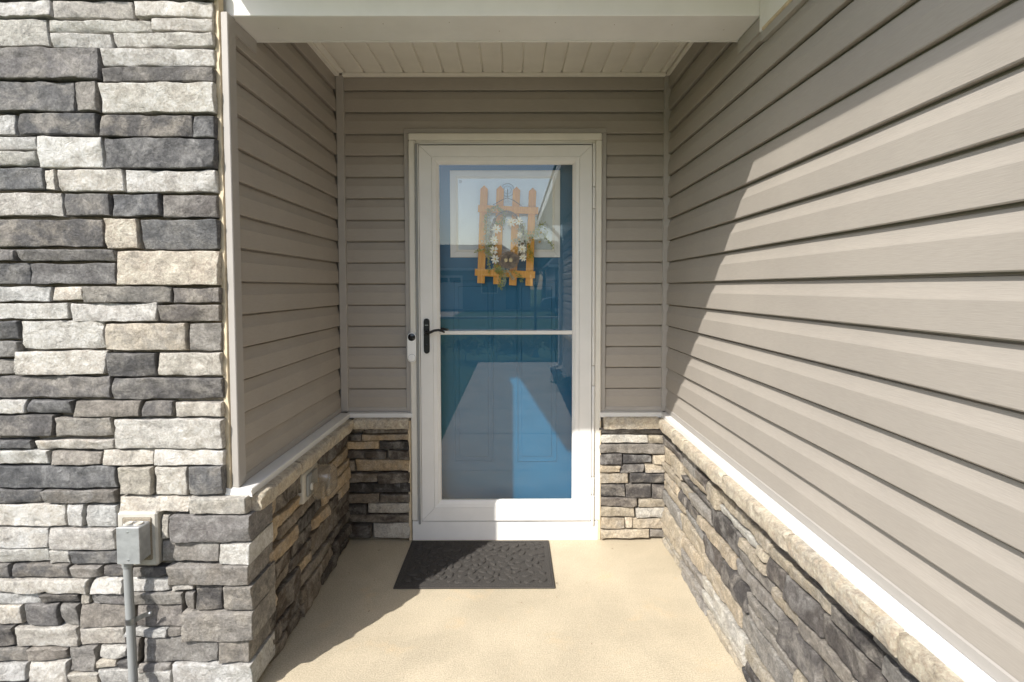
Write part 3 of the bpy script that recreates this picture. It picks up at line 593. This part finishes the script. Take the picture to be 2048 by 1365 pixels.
for nm, p in (('stile', [(X0, ZA+g), (X0, ZB-g), (I0, JB-g), (I0, JA+g)]), ('stile', [(X1, ZB-g), (X1, ZA+g), (I1, JA+g), (I1, JB-g)]),
              ('rail', [(X0+g, ZB), (X1-g, ZB), (I1-g, JB), (I0+g, JB)]), ('rail', [(X1-g, ZA), (X0+g, ZA), (I0+g, JA), (I1-g, JA)])): mitre(nm, p, YD, .03, SD)
d = .001
for p, q in (([(I0+d, JA+d), (I0+d, JB-d), (G0, KB), (G0, KA)], 0), ([(I1-d, JB-d), (I1-d, JA+d), (G1, KA), (G1, KB)], 0), ([(I0+d, JB-d), (I1-d, JB-d), (G1, KB), (G0, KB)], 0), ([(I1-d, JA+d), (I0+d, JA+d), (G0, KA), (G1, KA)], 0)):
    # glazing bead sloping back to the glass
    o1, o2, i2, i1 = p
    ys_ = (YD+.002, YD+.002, YD+.017, YD+.017); pts = [o1, o2, i2, i1]
    mid = [((o1[0]*.45+i1[0]*.55), (o1[1]*.45+i1[1]*.55)), ((o2[0]*.45+i2[0]*.55), (o2[1]*.45+i2[1]*.55))]
    vv = [(o1[0], YD+.0015, o1[1]), (o2[0], YD+.0015, o2[1]), (mid[1][0], YD+.0045, mid[1][1]), (mid[0][0], YD+.0045, mid[0][1]), (i2[0], YD+.018, i2[1]), (i1[0], YD+.018, i1[1]), (i2[0], YD+.036, i2[1]), (i1[0], YD+.036, i1[1])]
    pyd('glazing_bead', vv, [(0, 1, 2, 3), (3, 2, 4, 5), (5, 4, 6, 7)], 'white', SD)
pyd('glass_pane', [(G0-.006, 2.98, KA-.006), (G1+.006, 2.98, KA-.006), (G1+.006, 2.98, KB+.006), (G0-.006, 2.98, KB+.006)], [(0, 1, 2, 3)], 'glass', SD)
box('middle_bar', G0, G1, 2.9665, 2.978, 1.1305, 1.1515, 'white', SD, .003)
# hinge rail down the right edge, in lengths
for z0, z1 in ((1.92, 2.145), (1.805, 1.915), (.965, 1.80), (.855, .96), (.355, .85), (.255, .35), (.085, .25)):
    lathe('hinge_rail' if z1-z0 > .15 else 'hinge', [(.0075, z0), (.0085, z0+.002), (.0085, z1-.002), (.0075, z1)], (.4305, 2.964, 0), 'white', SD, 'Z', 10)
box('latch_rail', -.519, -.5085, 2.953, 2.972, .095, 2.145, 'pvc', H, .002)
box('latch_rail_cover', -.508, -.5025, 2.957, 2.972, .1, 2.14, 'whitemetal', H, .001)
# handle
bmh = bmesh.new()
def capsule(bm, xc, z0, z1, r, y0, y1, n=10, bev=.002):
    pts = [(xc+r*math.cos(a), z1-r+r*math.sin(a)) for a in [math.pi*k/n for k in range(n+1)]]+[(xc+r*math.cos(a), z0+r+r*math.sin(a)) for a in [math.pi+math.pi*k/n for k in range(n+1)]]
    m = len(pts); fr = [bm.verts.new((x, y0, z)) for x, z in pts]; bk = [bm.verts.new((x, y1, z)) for x, z in pts]
    fc = bm.faces.new(fr); bm.faces.new(bk[::-1])
    for k in range(m): bm.faces.new((fr[k], bk[k], bk[(k+1) % m], fr[(k+1) % m]))
    if bev: bmesh.ops.bevel(bm, geom=list(fc.edges), offset=bev, segments=2, affect='EDGES')
capsule(bmh, -.466, 1.030, 1.219, .0155, 2.949, 2.958); hp = from_bm('handle_plate', bmh, 'black', SD, 35)
lathe('handle_hub', [(.012, 0), (.012, .018), (.009, .024)], (-.466, 2.949, 1.146), 'black', SD, 'Y', 14)
tube('lever', [(-.466, 2.928, 1.146), (-.455, 2.924, 1.143), (-.440, 2.921, 1.148), (-.420, 2.918, 1.157), (-.398, 2.917, 1.160), (-.378, 2.919, 1.155), (-.366, 2.922, 1.146)], [.009, .0085, .0072, .0068, .0068, .007, .0045], 'black', SD, 10)
box('handle_mark', -.4745, -.4575, 2.9482, 2.9492, 1.1825, 1.1848, 'zinc', SD, 0)
lathe('keyhole', [(.006, 0), (.006, .002), (.004, .003)], (-.466, 2.949, 1.075), 'lens', SD, 'Y', 12)
tube('lever', [(-.45, 3.0, 1.146), (-.42, 3.012, 1.156), (-.385, 3.014, 1.160), (-.355, 3.012, 1.152)], .0065, 'black', SD, 8)
# ---- entry door
ED = None
def slab_with_panels():
    bmf = bmesh.new(); bm_box(bmf, -.476, .394, 3.092, 3.13, .1125, 2.12, .001); return from_bm('entry_door', bmf, 'blue', H)
ED = slab_with_panels(); tag(ED, 'deep blue panelled entry door behind the storm glass')
for x0, x1 in ((-.338, -.112), (.015, .245)):
    z0, z1 = .397, 1.422
    for (a0, a1, b0, b1) in ((x0, x0+.010, z0, z1), (x1-.010, x1, z0, z1), (x0+.0105, x1-.0105, z0, z0+.010), (x0+.0105, x1-.0105, z1-.010, z1)):
        bmf = bmesh.new(); bm_box(bmf, a0, a1, 3.0885, 3.0925, b0, b1, .0018); from_bm('panel_moulding', bmf, 'blue', ED)
    box('raised_panel', x0+.03, x1-.03, 3.0895, 3.0925, z0+.03, z1-.03, 'blue', ED, .0025)
wf = [(-.350, .260, 1.552, 2.031), (-.318, .229, 1.583, 1.999)]
(a0, a1, b0, b1), (c0, c1, e0, e1) = wf
for p in ([(a0, b0), (a0, b1), (c0, e1), (c0, e0)], [(a1, b1), (a1, b0), (c1, e0), (c1, e1)], [(a0, b1), (a1, b1), (c1, e1), (c0, e1)], [(a1, b0), (a0, b0), (c0, e0), (c1, e0)]): mitre('window_frame', p, 3.082, .0098, ED)
fi = .012
for p in ([(c0, e0), (c0, e1), (c0+fi, e1-fi), (c0+fi, e0+fi)], [(c1, e1), (c1, e0), (c1-fi, e0+fi), (c1-fi, e1-fi)], [(c0, e1), (c1, e1), (c1-fi, e1-fi), (c0+fi, e1-fi)], [(c1, e0), (c0, e0), (c0+fi, e0+fi), (c1-fi, e0+fi)]): mitre('window_bead', p, 3.086, .0055, ED, 'sofwhite')
pyd('window_pane', [(c0+fi, 3.0886, e0+fi), (c1-fi, 3.0886, e0+fi), (c1-fi, 3.0886, e1-fi), (c0+fi, 3.0886, e1-fi)], [(0, 1, 2, 3)], 'pane', ED)
box('pale_backing', c0+fi, c1-fi, 3.0902, 3.0915, e0+fi, e1-fi, 'shade', ED, 0)  # added pale sheet, stands in for sky mirrored in the pane
for i in range(4): box('glass_stamp', -.300, -.283+rs.uniform(-.004, .004), 3.0878, 3.0884, 1.976-i*.0045, 1.978-i*.0045, 'grey', ED, 0)
for i, z in enumerate((1.86, 1.10, .36)): box('door_hinge', -.4775, -.471, 3.078, 3.092, z, z+.1, 'twig', ED, .001)
# ------------------------------------------------------------------ doormat
DM = thing('doormat', (-.18, 2.71, 0), 'black crumb-rubber doormat with raised leaf pattern before the door', 'doormat')
mx0, mx1, my0, my1 = -.556, .190, 2.474, 2.950
bm = bmesh.new(); bm_box(bm, mx0, mx1, my0, my1, .0005, .0085, .003); from_bm('mat_base', bm, 'rubber', DM)
bm = bmesh.new()
for a in ((mx0+.012, mx1-.012, my0+.012, my0+.03), (mx0+.012, mx1-.012, my1-.03, my1-.012), (mx0+.012, mx0+.03, my0+.031, my1-.031), (mx1-.03, mx1-.012, my0+.031, my1-.031)): bm_box(bm, *a, .0087, .0112, .0012)
from_bm('mat_border', bm, 'rubber', DM)
bm = bmesh.new(); rl = random.Random(5); placed = []
for tries in range(6000):
    l = rl.uniform(.038, .060); wd = l*rl.uniform(.5, .68); cx_, cy_ = rl.uniform(mx0+.05, mx1-.05), rl.uniform(my0+.05, my1-.05)
    if any(math.hypot(cx_-q[0], cy_-q[1]) < (l+q[2])*.40 for q in placed): continue
    placed.append((cx_, cy_, l)); an = rl.choice((.5, 2.4, -.7, .1, 1.2))+rl.uniform(-.4, .4); ca, sa = math.cos(an), math.sin(an)
    n = 14; ringt, ringb = [], []
    for k in range(n):
        th = 2*math.pi*k/n; u = math.cos(th)*l/2; w_ = math.sin(th)*wd/2*(1-.35*math.cos(th)); 
        for rg, sc, z in ((ringt, .82, .0150), (ringb, 1., .0086)): rg.append(bm.verts.new((cx_+(u*ca-w_*sa)*sc, cy_+(u*sa+w_*ca)*sc, z)))
    cen = bm.verts.new((cx_, cy_, .0162))
    for k in range(n): bm.faces.new((ringb[k], ringb[(k+1) % n], ringt[(k+1) % n], ringt[k])); bm.faces.new((ringt[k], ringt[(k+1) % n], cen))
o = from_bm('leaf_relief', bm, 'rubber', DM, 35); o['kind'] = 'stuff'
# bits of leaf litter on the slab
bm = bmesh.new()
for x, y, l, a in ((.032, 2.36, .013, -.5), (.19, 2.40, .012, -.9), (.2, 2.52, .01, .1), (.34, 2.52, .006, .6), (.30, 2.08, .006, .3), (-.62, 2.3, .012, 1.2), (-.66, 2.55, .01, .4), (-.8, 2.62, .012, 2.), (-.71, 2.85, .014, .2), (.0, 2.2, .005, 0), (.42, 2.7, .006, 1.), (-.50, 2.15, .005, 1.), (.52, 2.86, .008, .3), (.6, 2.9, .01, 1.)):
    p = [Vector((x+math.cos(a)*l*(t-.5), y+math.sin(a)*l*(t-.5), .0025+.002*math.sin(t*3))) for t in (0, .3, .6, 1)]
    bm_tube(bm, p, [.0006, .0014, .0013, .0005], 5)
o = from_bm('leaf_litter', bm, 'twig'); tag(o, 'tiny dark bits of dry leaf scattered on the porch concrete', 'litter', kind='stuff')

# ------------------------------------------------------------------ picket fence decoration behind the storm glass
PD = thing('picket_decoration', (-.04, 3.05, 1.39), 'small cedar picket fence decoration with daisies and a bird nest on the door', 'decoration')
pk = [((-.158, 1.942), (-.179, 1.408)), ((-.070, 1.940), (-.091, 1.402)), ((.019, 1.935), (-.004, 1.396)), ((.107, 1.929), (.086, 1.393))]
def plank(name, p0, p1, wd, y0, y1, parent, tip=0.):
    p0, p1 = Vector((p0[0], 0, p0[1])), Vector((p1[0], 0, p1[1])); d = (p1-p0).normalized(); n = Vector((d.z, 0, -d.x))
    pts = [p1+n*wd/2, p1-n*wd/2]
    if tip: pts = [p1+n*wd/2-0*d, p1-n*wd/2]; pts = [p1+n*wd/2, p1-n*wd/2, p0-n*wd/2+d*tip, p0, p0+n*wd/2+d*tip]
    else: pts += [p0-n*wd/2, p0+n*wd/2]
    m = len(pts); bmf = bmesh.new(); fr = [bmf.verts.new((p.x, y0, p.z)) for p in pts]; bk = [bmf.verts.new((p.x, y1, p.z)) for p in pts]
    bmf.faces.new(fr); bmf.faces.new(bk[::-1])
    for k in range(m): bmf.faces.new((fr[k], bk[k], bk[(k+1) % m], fr[(k+1) % m]))
    bmesh.ops.bevel(bmf, geom=bmf.edges[:], offset=.001, segments=1, affect='EDGES'); return from_bm(name, bmf, 'wood', parent)
for a, b in pk: plank('picket', a, b, .041, 3.040, 3.052, PD, .02)
plank('rail', (-.192, 1.815), (.137, 1.802), .038, 3.029, 3.0395, PD); plank('rail', (-.211, 1.468), (.119, 1.453), .038, 3.029, 3.0395, PD)
tube('hanging_wire', [(-.11, 3.039, 1.835), (-.06, 3.036, 1.862), (-.031, 3.034, 1.872), (0, 3.036, 1.860), (.05, 3.039, 1.826)], .0012, 'black', PD, 5)
# vine wreath
wc = Vector((-.035, 3.022, 1.645)); ring = []
rw = random.Random(3)
bm = bmesh.new()
for s_ in range(5):
    pts = []
    for k in range(41):
        t = 2*math.pi*k/40; rx, rz = .088, .150
        x = wc.x+rx*math.sin(t)*(1+.12*math.cos(t))+.006*math.sin(t*5+s_*2); z = wc.z+rz*math.cos(t)+.006*math.cos(t*4+s_)
        pts.append((x, wc.y+.005*math.sin(t*3+s_*1.3), z))
    bm_tube(bm, pts, .0019, 5)
from_bm('vine_ring', bm, 'twig', PD, 60)
def P(zx, zy, y=3.022):            # decoration coordinates: pixels of a 5x detail, 364 px per metre
    return Vector(((900+zx/5.056-1027)/1104*3.02, y, 1.382+(576.5-(330+zy/5.056))/1104*3.02))
def flower(c, r, mat='petal', n=8):
    bmf = bmesh.new(); a0 = rw.uniform(0, 6)
    for k in range(n):
        a = a0+2*math.pi*k/n+rw.uniform(-.15, .15); l = r*rw.uniform(.85, 1.12); wd = r*.19; lift = rw.uniform(.1, .45)
        d = Vector((math.cos(a), 0, math.sin(a))); s = Vector((-math.sin(a), 0, math.cos(a)))
        rowv = []
        for u, w_ in ((.12, .3), (.45, .95), (.75, 1.), (1., .25)):
            y = -l*lift*(u**1.2); p = c+d*l*u+Vector((0, y, 0))
            rowv.append([bmf.verts.new(p+s*wd*w_), bmf.verts.new(p+Vector((0, .003*w_, 0))), bmf.verts.new(p-s*wd*w_)])
        for r0, r1 in zip(rowv, rowv[1:]):
            for q in (0, 1): bmf.faces.new((r0[q], r0[q+1], r1[q+1], r1[q]))
    ob = from_bm('flower', bmf, mat, PD, 60)
    lathe('flower_center', [(r*.16, 0), (r*.14, .004), (.001, .006)], c, 'yellow', ob, 'Y', 8)
for zx, zy, r in ((620, 590, .0125*2), (697, 580, .022), (472, 660, .025), (450, 770, .022), (705, 715, .016), (730, 858, .024), (448, 870, .023), (458, 955, .024), (738, 945, .019)): flower(P(zx, zy, 3.012), r*1.08, n=8)
for zx, zy in ((345, 662), (920, 690), (905, 785), (840, 765), (480, 1030), (585, 1120), (400, 1105), (820, 925), (650, 770), (700, 760)): flower(P(zx, zy, 3.014), .0085, 'yellow', 6)
def sprig(pts, mat, n, ls, spread):
    bmf = bmesh.new(); pts = [Vector(p) for p in pts]
    bm_tube(bmf, pts, .0009, 4)
    for i in range(n):
        t = i/n*(len(pts)-1); k = int(t); p = pts[k].lerp(pts[k+1], t-k)+Vector((rw.gauss(0, spread), rw.gauss(0, spread*.5), rw.gauss(0, spread)))
        d = Vector((rw.gauss(0, 1), rw.gauss(-.3, .5), rw.gauss(0, 1))).normalized(); u = d.orthogonal().normalized()
        l = ls*rw.uniform(.6, 1.3); w_ = l*.3
        V = [bmf.verts.new(q) for q in (p, p+d*l*.5+u*w_, p+d*l, p+d*l*.5-u*w_)]; bmf.faces.new(V)
    o_ = from_bm('greenery', bmf, mat, PD); o_['kind'] = 'stuff'
for pts, m, n, ls, sp in (([P(560, 500), P(470, 430), P(390, 470), P(360, 560), P(370, 680)], 'green', 150, .010, .006), ([P(560, 500), P(480, 440), P(410, 500), P(380, 600)], 'pale', 70, .008, .008),
    ([P(400, 560), P(400, 680), P(350, 780), P(400, 900)], 'pale', 150, .011, .012), ([P(400, 900), P(330, 860), P(250, 885)], 'green', 50, .010, .004), ([P(380, 900), P(400, 1000), P(395, 1090)], 'green', 45, .010, .005),
    ([P(560, 540), P(520, 600), P(450, 600)], 'green', 60, .012, .008), ([P(700, 640), P(740, 700), P(770, 740), P(690, 780), P(650, 770)], 'pale', 130, .012, .010),
    ([P(770, 730), P(850, 720), P(900, 640), P(950, 600)], 'green', 110, .011, .009), ([P(850, 720), P(930, 690), P(1000, 780), P(1050, 840)], 'green', 70, .009, .004), ([P(860, 700), P(880, 600), P(875, 520)], 'pale', 45, .009, .005), ([P(800, 760), P(900, 700), P(1000, 680)], 'pale', 80, .010, .010),
    ([P(780, 740), P(800, 860), P(820, 960)], 'green', 90, .010, .010), ([P(500, 1020), P(520, 1120), P(510, 1260)], 'green', 90, .011, .007), ([P(540, 1040), P(560, 1140), P(530, 1230)], 'pale', 80, .009, .006), ([P(570, 1060), P(620, 1120), P(650, 1160)], 'pale', 60, .009, .005), ([P(640, 1070), P(700, 1120), P(740, 1185)], 'green', 40, .009, .005),
    ([P(480, 1000), P(470, 1060), P(520, 1090)], 'green', 90, .012, .009), ([P(440, 760), P(400, 820), P(420, 930)], 'green', 110, .012, .011), ([P(690, 580), P(740, 620), P(770, 720)], 'green', 70, .010, .008)): sprig(pts, m, int(n*1.3), ls*1.0, sp)
# nest with two eggs
nc = P(598, 968, 3.005); bm = bmesh.new()
for i in range(60):
    a0 = rw.uniform(0, 6.28); rr = rw.uniform(.020, .050); pts = []; ph = rw.uniform(-.4, .4)
    for k in range(12):
        t = a0+k*.34; r2 = rr*(1+.06*math.sin(k*1.3+i)); pts.append(nc+Vector((r2*math.cos(t)*1.08, .020-.6*abs(rr-.036)+.010*math.sin(t*2+ph)-.014, r2*math.sin(t)*.92)))
    bm_tube(bm, pts, .0011, 4)
bm_lathe(bm, [(.005, -.012), (.030, -.008), (.044, -.002), (.040, -.013), (.02, -.018)], nc+Vector((0, .008, 0)), 'Y', 16)
ns_ = from_bm('nest', bm, 'twig', PD, 60)
for zx in (568, 616):
    c = P(zx, 968, 2.995); lathe('egg', [(.001, -.012)]+[(.0105*math.sin(math.pi*k/8), -.0125*math.cos(math.pi*k/8)) for k in range(1, 8)]+[(.001, .0125)], c, 'egg', ns_, 'Z', 12, 60)
# suction hook
SH = thing('suction_hook', (-.031, 3.08, 1.9), 'clear suction cup hook at the top of the picket decoration', 'hook')
lathe('suction_cup', [(.037, 0), (.036, .002), (.022, .006), (.012, .012), (.012, .018), (.008, .019)], (-.031, 3.0815, 1.923), 'pane', SH, 'Y', 24)
bm = bmesh.new(); bm_tube(bm, [(-.031+.036*math.cos(k*math.pi/12), 3.0795, 1.923+.036*math.sin(k*math.pi/12)) for k in range(25)], .0013, 6); bm_tube(bm, [(-.031+.021*math.cos(k*math.pi/12), 3.0755, 1.923+.021*math.sin(k*math.pi/12)) for k in range(25)], .001, 6); from_bm('cup_rim', bm, 'pvc', SH, 60)
tube('metal_hook', [(-.031, 3.062, 1.925), (-.031, 3.052, 1.915), (-.030, 3.046, 1.885), (-.029, 3.040, 1.868), (-.029, 3.030, 1.866), (-.029, 3.026, 1.874)], .003, 'grey', SH, 8)

# ------------------------------------------------------------------ doorbell
DB = thing('doorbell', (-.545, 2.966, .985), 'white capsule video doorbell on the door casing', 'doorbell')
bm = bmesh.new(); capsule(bm, -.5445, .984, 1.144, .0235, 2.942, 2.9658, 14, .003); from_bm('housing', bm, 'bellwhite', DB, 35)
lathe('camera_face', [(.0205, 0), (.0205, .0012), (.019, .002)], (-.5445, 2.9425, 1.1195), 'lens', DB, 'Y', 28)
lathe('camera_lens', [(.008, 0), (.007, .0012), (.002, .0018)], (-.5445, 2.9405, 1.1195), 'black', DB, 'Y', 16)
lathe('button_ring', [(.0205, 0), (.0205, .0007), (.0195, .001)], (-.5445, 2.9425, 1.0085), 'pvc', DB, 'Y', 28)
lathe('button', [(.019, 0), (.019, .0018), (.016, .0026)], (-.5445, 2.9425, 1.0085), 'bellwhite', DB, 'Y', 28)

# ------------------------------------------------------------------ junction box and conduit on the stone facade
JB_ = thing('junction_box', (-1.255, 1.80, .08), 'grey metal junction box with conduit on the pale stone wall', 'electrical box')
box('mounting_block', -1.322, -1.190, 1.808, 1.862, .455, .638, 'block', JB_, .006)
box('block_recess', -1.302, -1.206, 1.8045, 1.8085, .478, .622, 'mortar', JB_, .003)
box('box_body', -1.277, -1.208, 1.748, 1.804, .497, .612, 'grey', JB_, .003)
cv = box('cover_plate', -1.2795, -1.2055, 1.744, 1.7475, .494, .6145, 'grey', JB_, .0012)
for z in (.508, .600): lathe('screw', [(.0032, 0), (.003, .001), (.001, .0014)], (-1.2425, 1.744, z), 'zinc', cv, 'Y', 10)
for x in (-1.262, -1.228): lathe('hub', [(.0135, .612), (.0135, .6165), (.0125, .6175), (.0115, .6155), (.001, .6155)], (x, 1.776, 0), 'block', JB_, 'Z', 16)
lathe('conduit_fitting', [(.0155, .470), (.0165, .472), (.0165, .497)], (-1.268, 1.776, 0), 'pvc', JB_, 'Z', 18)
tube('conduit', [(-1.268, 1.776, .472), (-1.2655, 1.776, .30), (-1.2625, 1.776, .1), (-1.262, 1.776, -.09)], .0135, 'pvc', JB_, 18)
bm = bmesh.new(); V = []
for k in range(15):
    a = math.pi*(1.02-1.04*k/14); V.append([bm.verts.new((-1.2655-.0150*math.cos(a)*-1, 1.776-.0150*math.sin(a), z)) for z in (.280, .2995)])
V.append([bm.verts.new((-1.228, 1.790, z+.008)) for z in (.283, .2985)]); V.append([bm.verts.new((-1.205, 1.794, z+.012)) for z in (.283, .2985)])
V0 = V if V[0][0].co.x < V[14][0].co.x else V[:15][::-1]+V[15:]
for a, b in zip(V0, V0[1:]): bm.faces.new((a[0], b[0], b[1], a[1]))
bmesh.ops.solidify(bm, geom=bm.faces[:], thickness=.0016); from_bm('pipe_strap', bm, 'zinc', JB_, 40)
lathe('strap_screw', [(.005, 0), (.005, .003), (.003, .0045)], (-1.212, 1.793, .302), 'zinc', JB_, 'Y', 8)

# ------------------------------------------------------------------ outlet with clear bubble cover on the shaded wainscot
OC = thing('outlet_cover', (-.88, 2.33, .48), 'outlet under a clear bubble cover on the shaded stone wainscot', 'outlet')
box('mounting_block', -.90, -.868, 2.245, 2.415, .488, .615, 'block', OC, .005)
box('base_plate', -.868, -.860, 2.272, 2.392, .508, .600, 'pvc', OC, .006)
lathe('receptacle', [(.016, 0), (.016, .004), (.012, .006)], (-.860, 2.315, .540), 'sofwhite', OC, 'X', 16)
bm = bmesh.new(); prof = []
for k in range(13):
    a = math.pi*k/12; prof.append((2.375-.052*math.cos(a) if False else 2.36+.050*math.cos(a), .555+.052*math.sin(a)))
pts = [(2.31, .500), (2.31, .580), (2.325, .600), (2.35, .612), (2.40, .612), (2.425, .598), (2.437, .575), (2.437, .500), (2.425, .490), (2.322, .490)]
fr = [bm.verts.new((-.785, y*.92+2.372*.08, z*.96+.552*.04)) for y, z in pts]; bk = [bm.verts.new((-.861, y, z)) for y, z in pts]
bm.faces.new(fr)
for k in range(len(pts)): bm.faces.new((fr[k], bk[k], bk[(k+1) % len(pts)], fr[(k+1) % len(pts)]))
bmesh.ops.bevel(bm, geom=[e for e in bm.edges if e.verts[0] in fr and e.verts[1] in fr], offset=.008, segments=3, affect='EDGES')
from_bm('bubble_cover', bm, 'clear', OC, 50)
box('cover_latch', -.842, -.800, 2.283, 2.305, .495, .562, 'clear', OC, .003)
for i in range(6): box('latch_rib', -.8000, -.7985, 2.283, 2.305, .500+i*.010, .5025+i*.010, 'clear', OC, 0)

# ------------------------------------------------------------------ what the glass mirrors: yard, lamp, shrubs, street, houses
LP = thing('yard_lamp', (.46, -5.6, -.07), 'black lantern on a post in the front yard, mirrored in the glass', 'lamp post')
lathe('base', [(.09, -.07), (.09, -.04), (.06, .0), (.045, .12), (.03, .2)], (.46, -5.6, 0), 'black', LP, 'Z', 14)
lathe('post', [(.028, .2), (.026, 1.38), (.045, 1.40), (.03, 1.43)], (.46, -5.6, 0), 'black', LP, 'Z', 12)
ln = lathe('lantern', [(.05, 1.43), (.085, 1.66), (.12, 1.665), (.03, 1.76), (.012, 1.80), (.018, 1.82), (.004, 1.85)], (.46, -5.6, 0), 'black', LP, 'Z', 4, 20)
for k in range(4):
    a = math.pi/4+math.pi/2*k; c, s = math.cos(a), math.sin(a); q = lambda r, t, z: (.46+c*r-s*t, -5.6+s*r+c*t, z)
    pyd('lantern_pane', [q(.040, -.032, 1.45), q(.040, .032, 1.45), q(.062, .052, 1.64), q(.062, -.052, 1.64)], [(0, 1, 2, 3)], 'sofwhite', ln)
def leaves(name, c, rad, n, ls, mat, parent, seed, flat=1.):
    rr = random.Random(seed); v, f = [], []; cl = [(Vector((rr.gauss(0, .5), rr.gauss(0, .5), rr.uniform(-.4, .6))), rr.uniform(.35, .65)) for _ in range(16)]
    for i in range(n):
        cc, cr = rr.choice(cl); d = Vector((rr.gauss(0, 1), rr.gauss(0, 1), rr.gauss(0, 1))).normalized()*cr*rr.random()**.35+cc
        p = Vector(c)+Vector((d.x*rad[0], d.y*rad[1], d.z*rad[2])); a = Vector((rr.gauss(0, 1), rr.gauss(0, 1), rr.gauss(0, .6))).normalized(); b = a.orthogonal().normalized()
        l = ls*rr.uniform(.6, 1.3); k = len(v); v += [p, p+a*l*.5+b*l*.28, p+a*l, p+a*l*.5-b*l*.28]; f.append((k, k+1, k+2, k+3))
    return pyd(name, v, f, mat, parent)
sh = [(-.95, -4.9, .35, 'low dark shrub at the grass side of the mirrored walkway'), (-.35, -5.05, .33, 'rounded shrub in the middle of the mirrored walkway end'), (.15, -5.0, .30, 'small shrub just left of the yard lamp base'), (.85, -5.2, .38, 'fuller shrub right of the yard lamp base'), (.72, -1.6, .16, 'small plant in the mulch strip beside the side wall')]
for i, (x, y, r_, lb) in enumerate(sh):
    T = thing('shrub', (x, y, -.07), lb, 'shrub', 'shrubs mirrored in the door glass')
    leaves('foliage', (x, y, -.02+r_*.75), (r_, r_, r_*.75), 900, .06 if r_ > .2 else .035, 'bush', T, 50+i)
    tube('stem', [(x, y, -.08), (x+.01, y, r_*.6)], [.015, .008], 'bark', T, 6)
def simple_house(loc, wx, dy, eave, ridge, label, gar=True):
    x, y = loc; T = thing('house', (x, y, -.07), label, 'house')
    hw = wx/2
    wl_ = box('wall', x-hw, x+hw, y-dy, y, -.1, eave, 'greysiding', T, 0)
    bmf = bmesh.new()
    A = [(x-hw-.4, y+.4, eave-.05), (x+hw+.4, y+.4, eave-.05), (x+hw+.4, y-dy-.4, eave-.05), (x-hw-.4, y-dy-.4, eave-.05)]; Rg = [(x-hw*.55, y-dy/2, ridge), (x+hw*.55, y-dy/2, ridge)]
    V = [bmf.verts.new(p) for p in A+Rg]
    for q in ((0, 1, 5, 4), (1, 2, 5), (2, 3, 4, 5), (3, 0, 4), (3, 2, 1, 0)): bmf.faces.new([V[i] for i in q])
    rf = from_bm('roof', bmf, 'shingle', T)
    box('fascia', x-hw-.4, x+hw+.4, y+.38, y+.46, eave-.2, eave-.04, 'white', T, .005)
    if gar:
        gd = box('garage_door', x-hw+.6, x-hw+4.0, y-.02, y+.05, 0, 2.2, 'white', T, .01)
        for i in range(4): box('garage_panel', x-hw+.7+i*.82, x-hw+1.4+i*.82, y+.05, y+.075, 1.75, 2.05, 'winglass', gd, 0)
    for i in range(3):
        wx_ = x-hw+(5.2 if gar else 1.2)+i*2.0
        if wx_+1.1 < x+hw-1.7:
            fr_ = box('window', wx_, wx_+1.1, y-.02, y+.06, 1.0, 2.3, 'white', T, .01); box('pane', wx_+.08, wx_+1.02, y+.05, y+.075, 1.08, 2.22, 'winglass', fr_, 0)
    box('door', x+hw-1.6, x+hw-.7, y-.02, y+.05, 0, 2.1, 'blue', T, .01)
simple_house((-3.1, -30), 8.4, 8, 2.7, 4.5, 'grey house with a white garage door across the street, mirrored in the glass')
simple_house((6.9, -26), 9, 9, 2.75, 5.2, 'grey house at the right across the street, mirrored in the glass', False)
def tree(x, y, h, r_, label, seed):
    T = thing('tree', (x, y, -.07), label, 'tree', 'trees behind the far houses')
    tube('trunk', [(x, y, -.1), (x+.1, y, h*.35), (x, y+.1, h*.6)], [.22, .16, .08], 'bark', T, 8)
    bmf = bmesh.new()
    for k in range(5): bm_tube(bmf, [(x, y, h*.35+k*.3), (x+math.cos(k*2.4)*r_*.5, y+math.sin(k*2.4)*r_*.5, h*.6+k*.3)], [.07, .025], 6)
    from_bm('limbs', bmf, 'bark', T); leaves('crown', (x, y, h*.68), (r_, r_, h*.3), 5000, .34, 'tree', T, seed)
tree(2.7, -44, 6.0, 2.6, 'round tree in the gap between the far houses', 7); tree(-12, -46, 8, 3.4, 'tall tree behind the far grey house with the garage', 8)
# parked car
CR = thing('car', (3.7, -24, -.05), 'dark car parked across the street, mirrored in the glass', 'car')
prof = [(-2.2, .32), (-2.22, .62), (-2.05, .82), (-1.3, .93), (-.75, 1.38), (.75, 1.42), (1.55, .98), (2.1, .9), (2.2, .6), (2.18, .32)]
bm = bmesh.new(); sides = []
for yy, sc in ((-.82, 1.), (-.70, 1.), (.70, 1.), (.82, 1.)):
    sides.append([bm.verts.new((3.7+px, -24+(yy if pz < .95 else yy*.82), pz-(.0 if abs(yy) < .8 else .03))) for px, pz in prof])
for a, b in zip(sides, sides[1:]):
    for k in range(len(prof)): bm.faces.new((a[k], a[(k+1) % len(prof)], b[(k+1) % len(prof)], b[k]))
bm.faces.new(sides[0]); bm.faces.new(sides[-1][::-1]); from_bm('body', bm, 'carpaint', CR, 30)
for a, b in ((-1.0, -.08), (.0, 1.1)): pyd('side_window', [(3.7+a, -23.24, .98), (3.7+b, -23.24, .98), (3.7+min(b, .72), -23.30, 1.34), (3.7+max(a, -.68), -23.30, 1.34)], [(0, 1, 2, 3)], 'winglass', CR)
for px in (-1.35, 1.35):
    for yy in (-24.78, -23.42):
        w_ = lathe('wheel', [(.31, 0), (.33, .03), (.33, .17), (.31, .2)], (3.7+px, yy+.1+.1, .28), 'tyre', CR, 'Y', 18); lathe('rim', [(.19, -.004), (.19, .204)], (3.7+px, yy+.2, .28), 'zinc', w_, 'Y', 14)
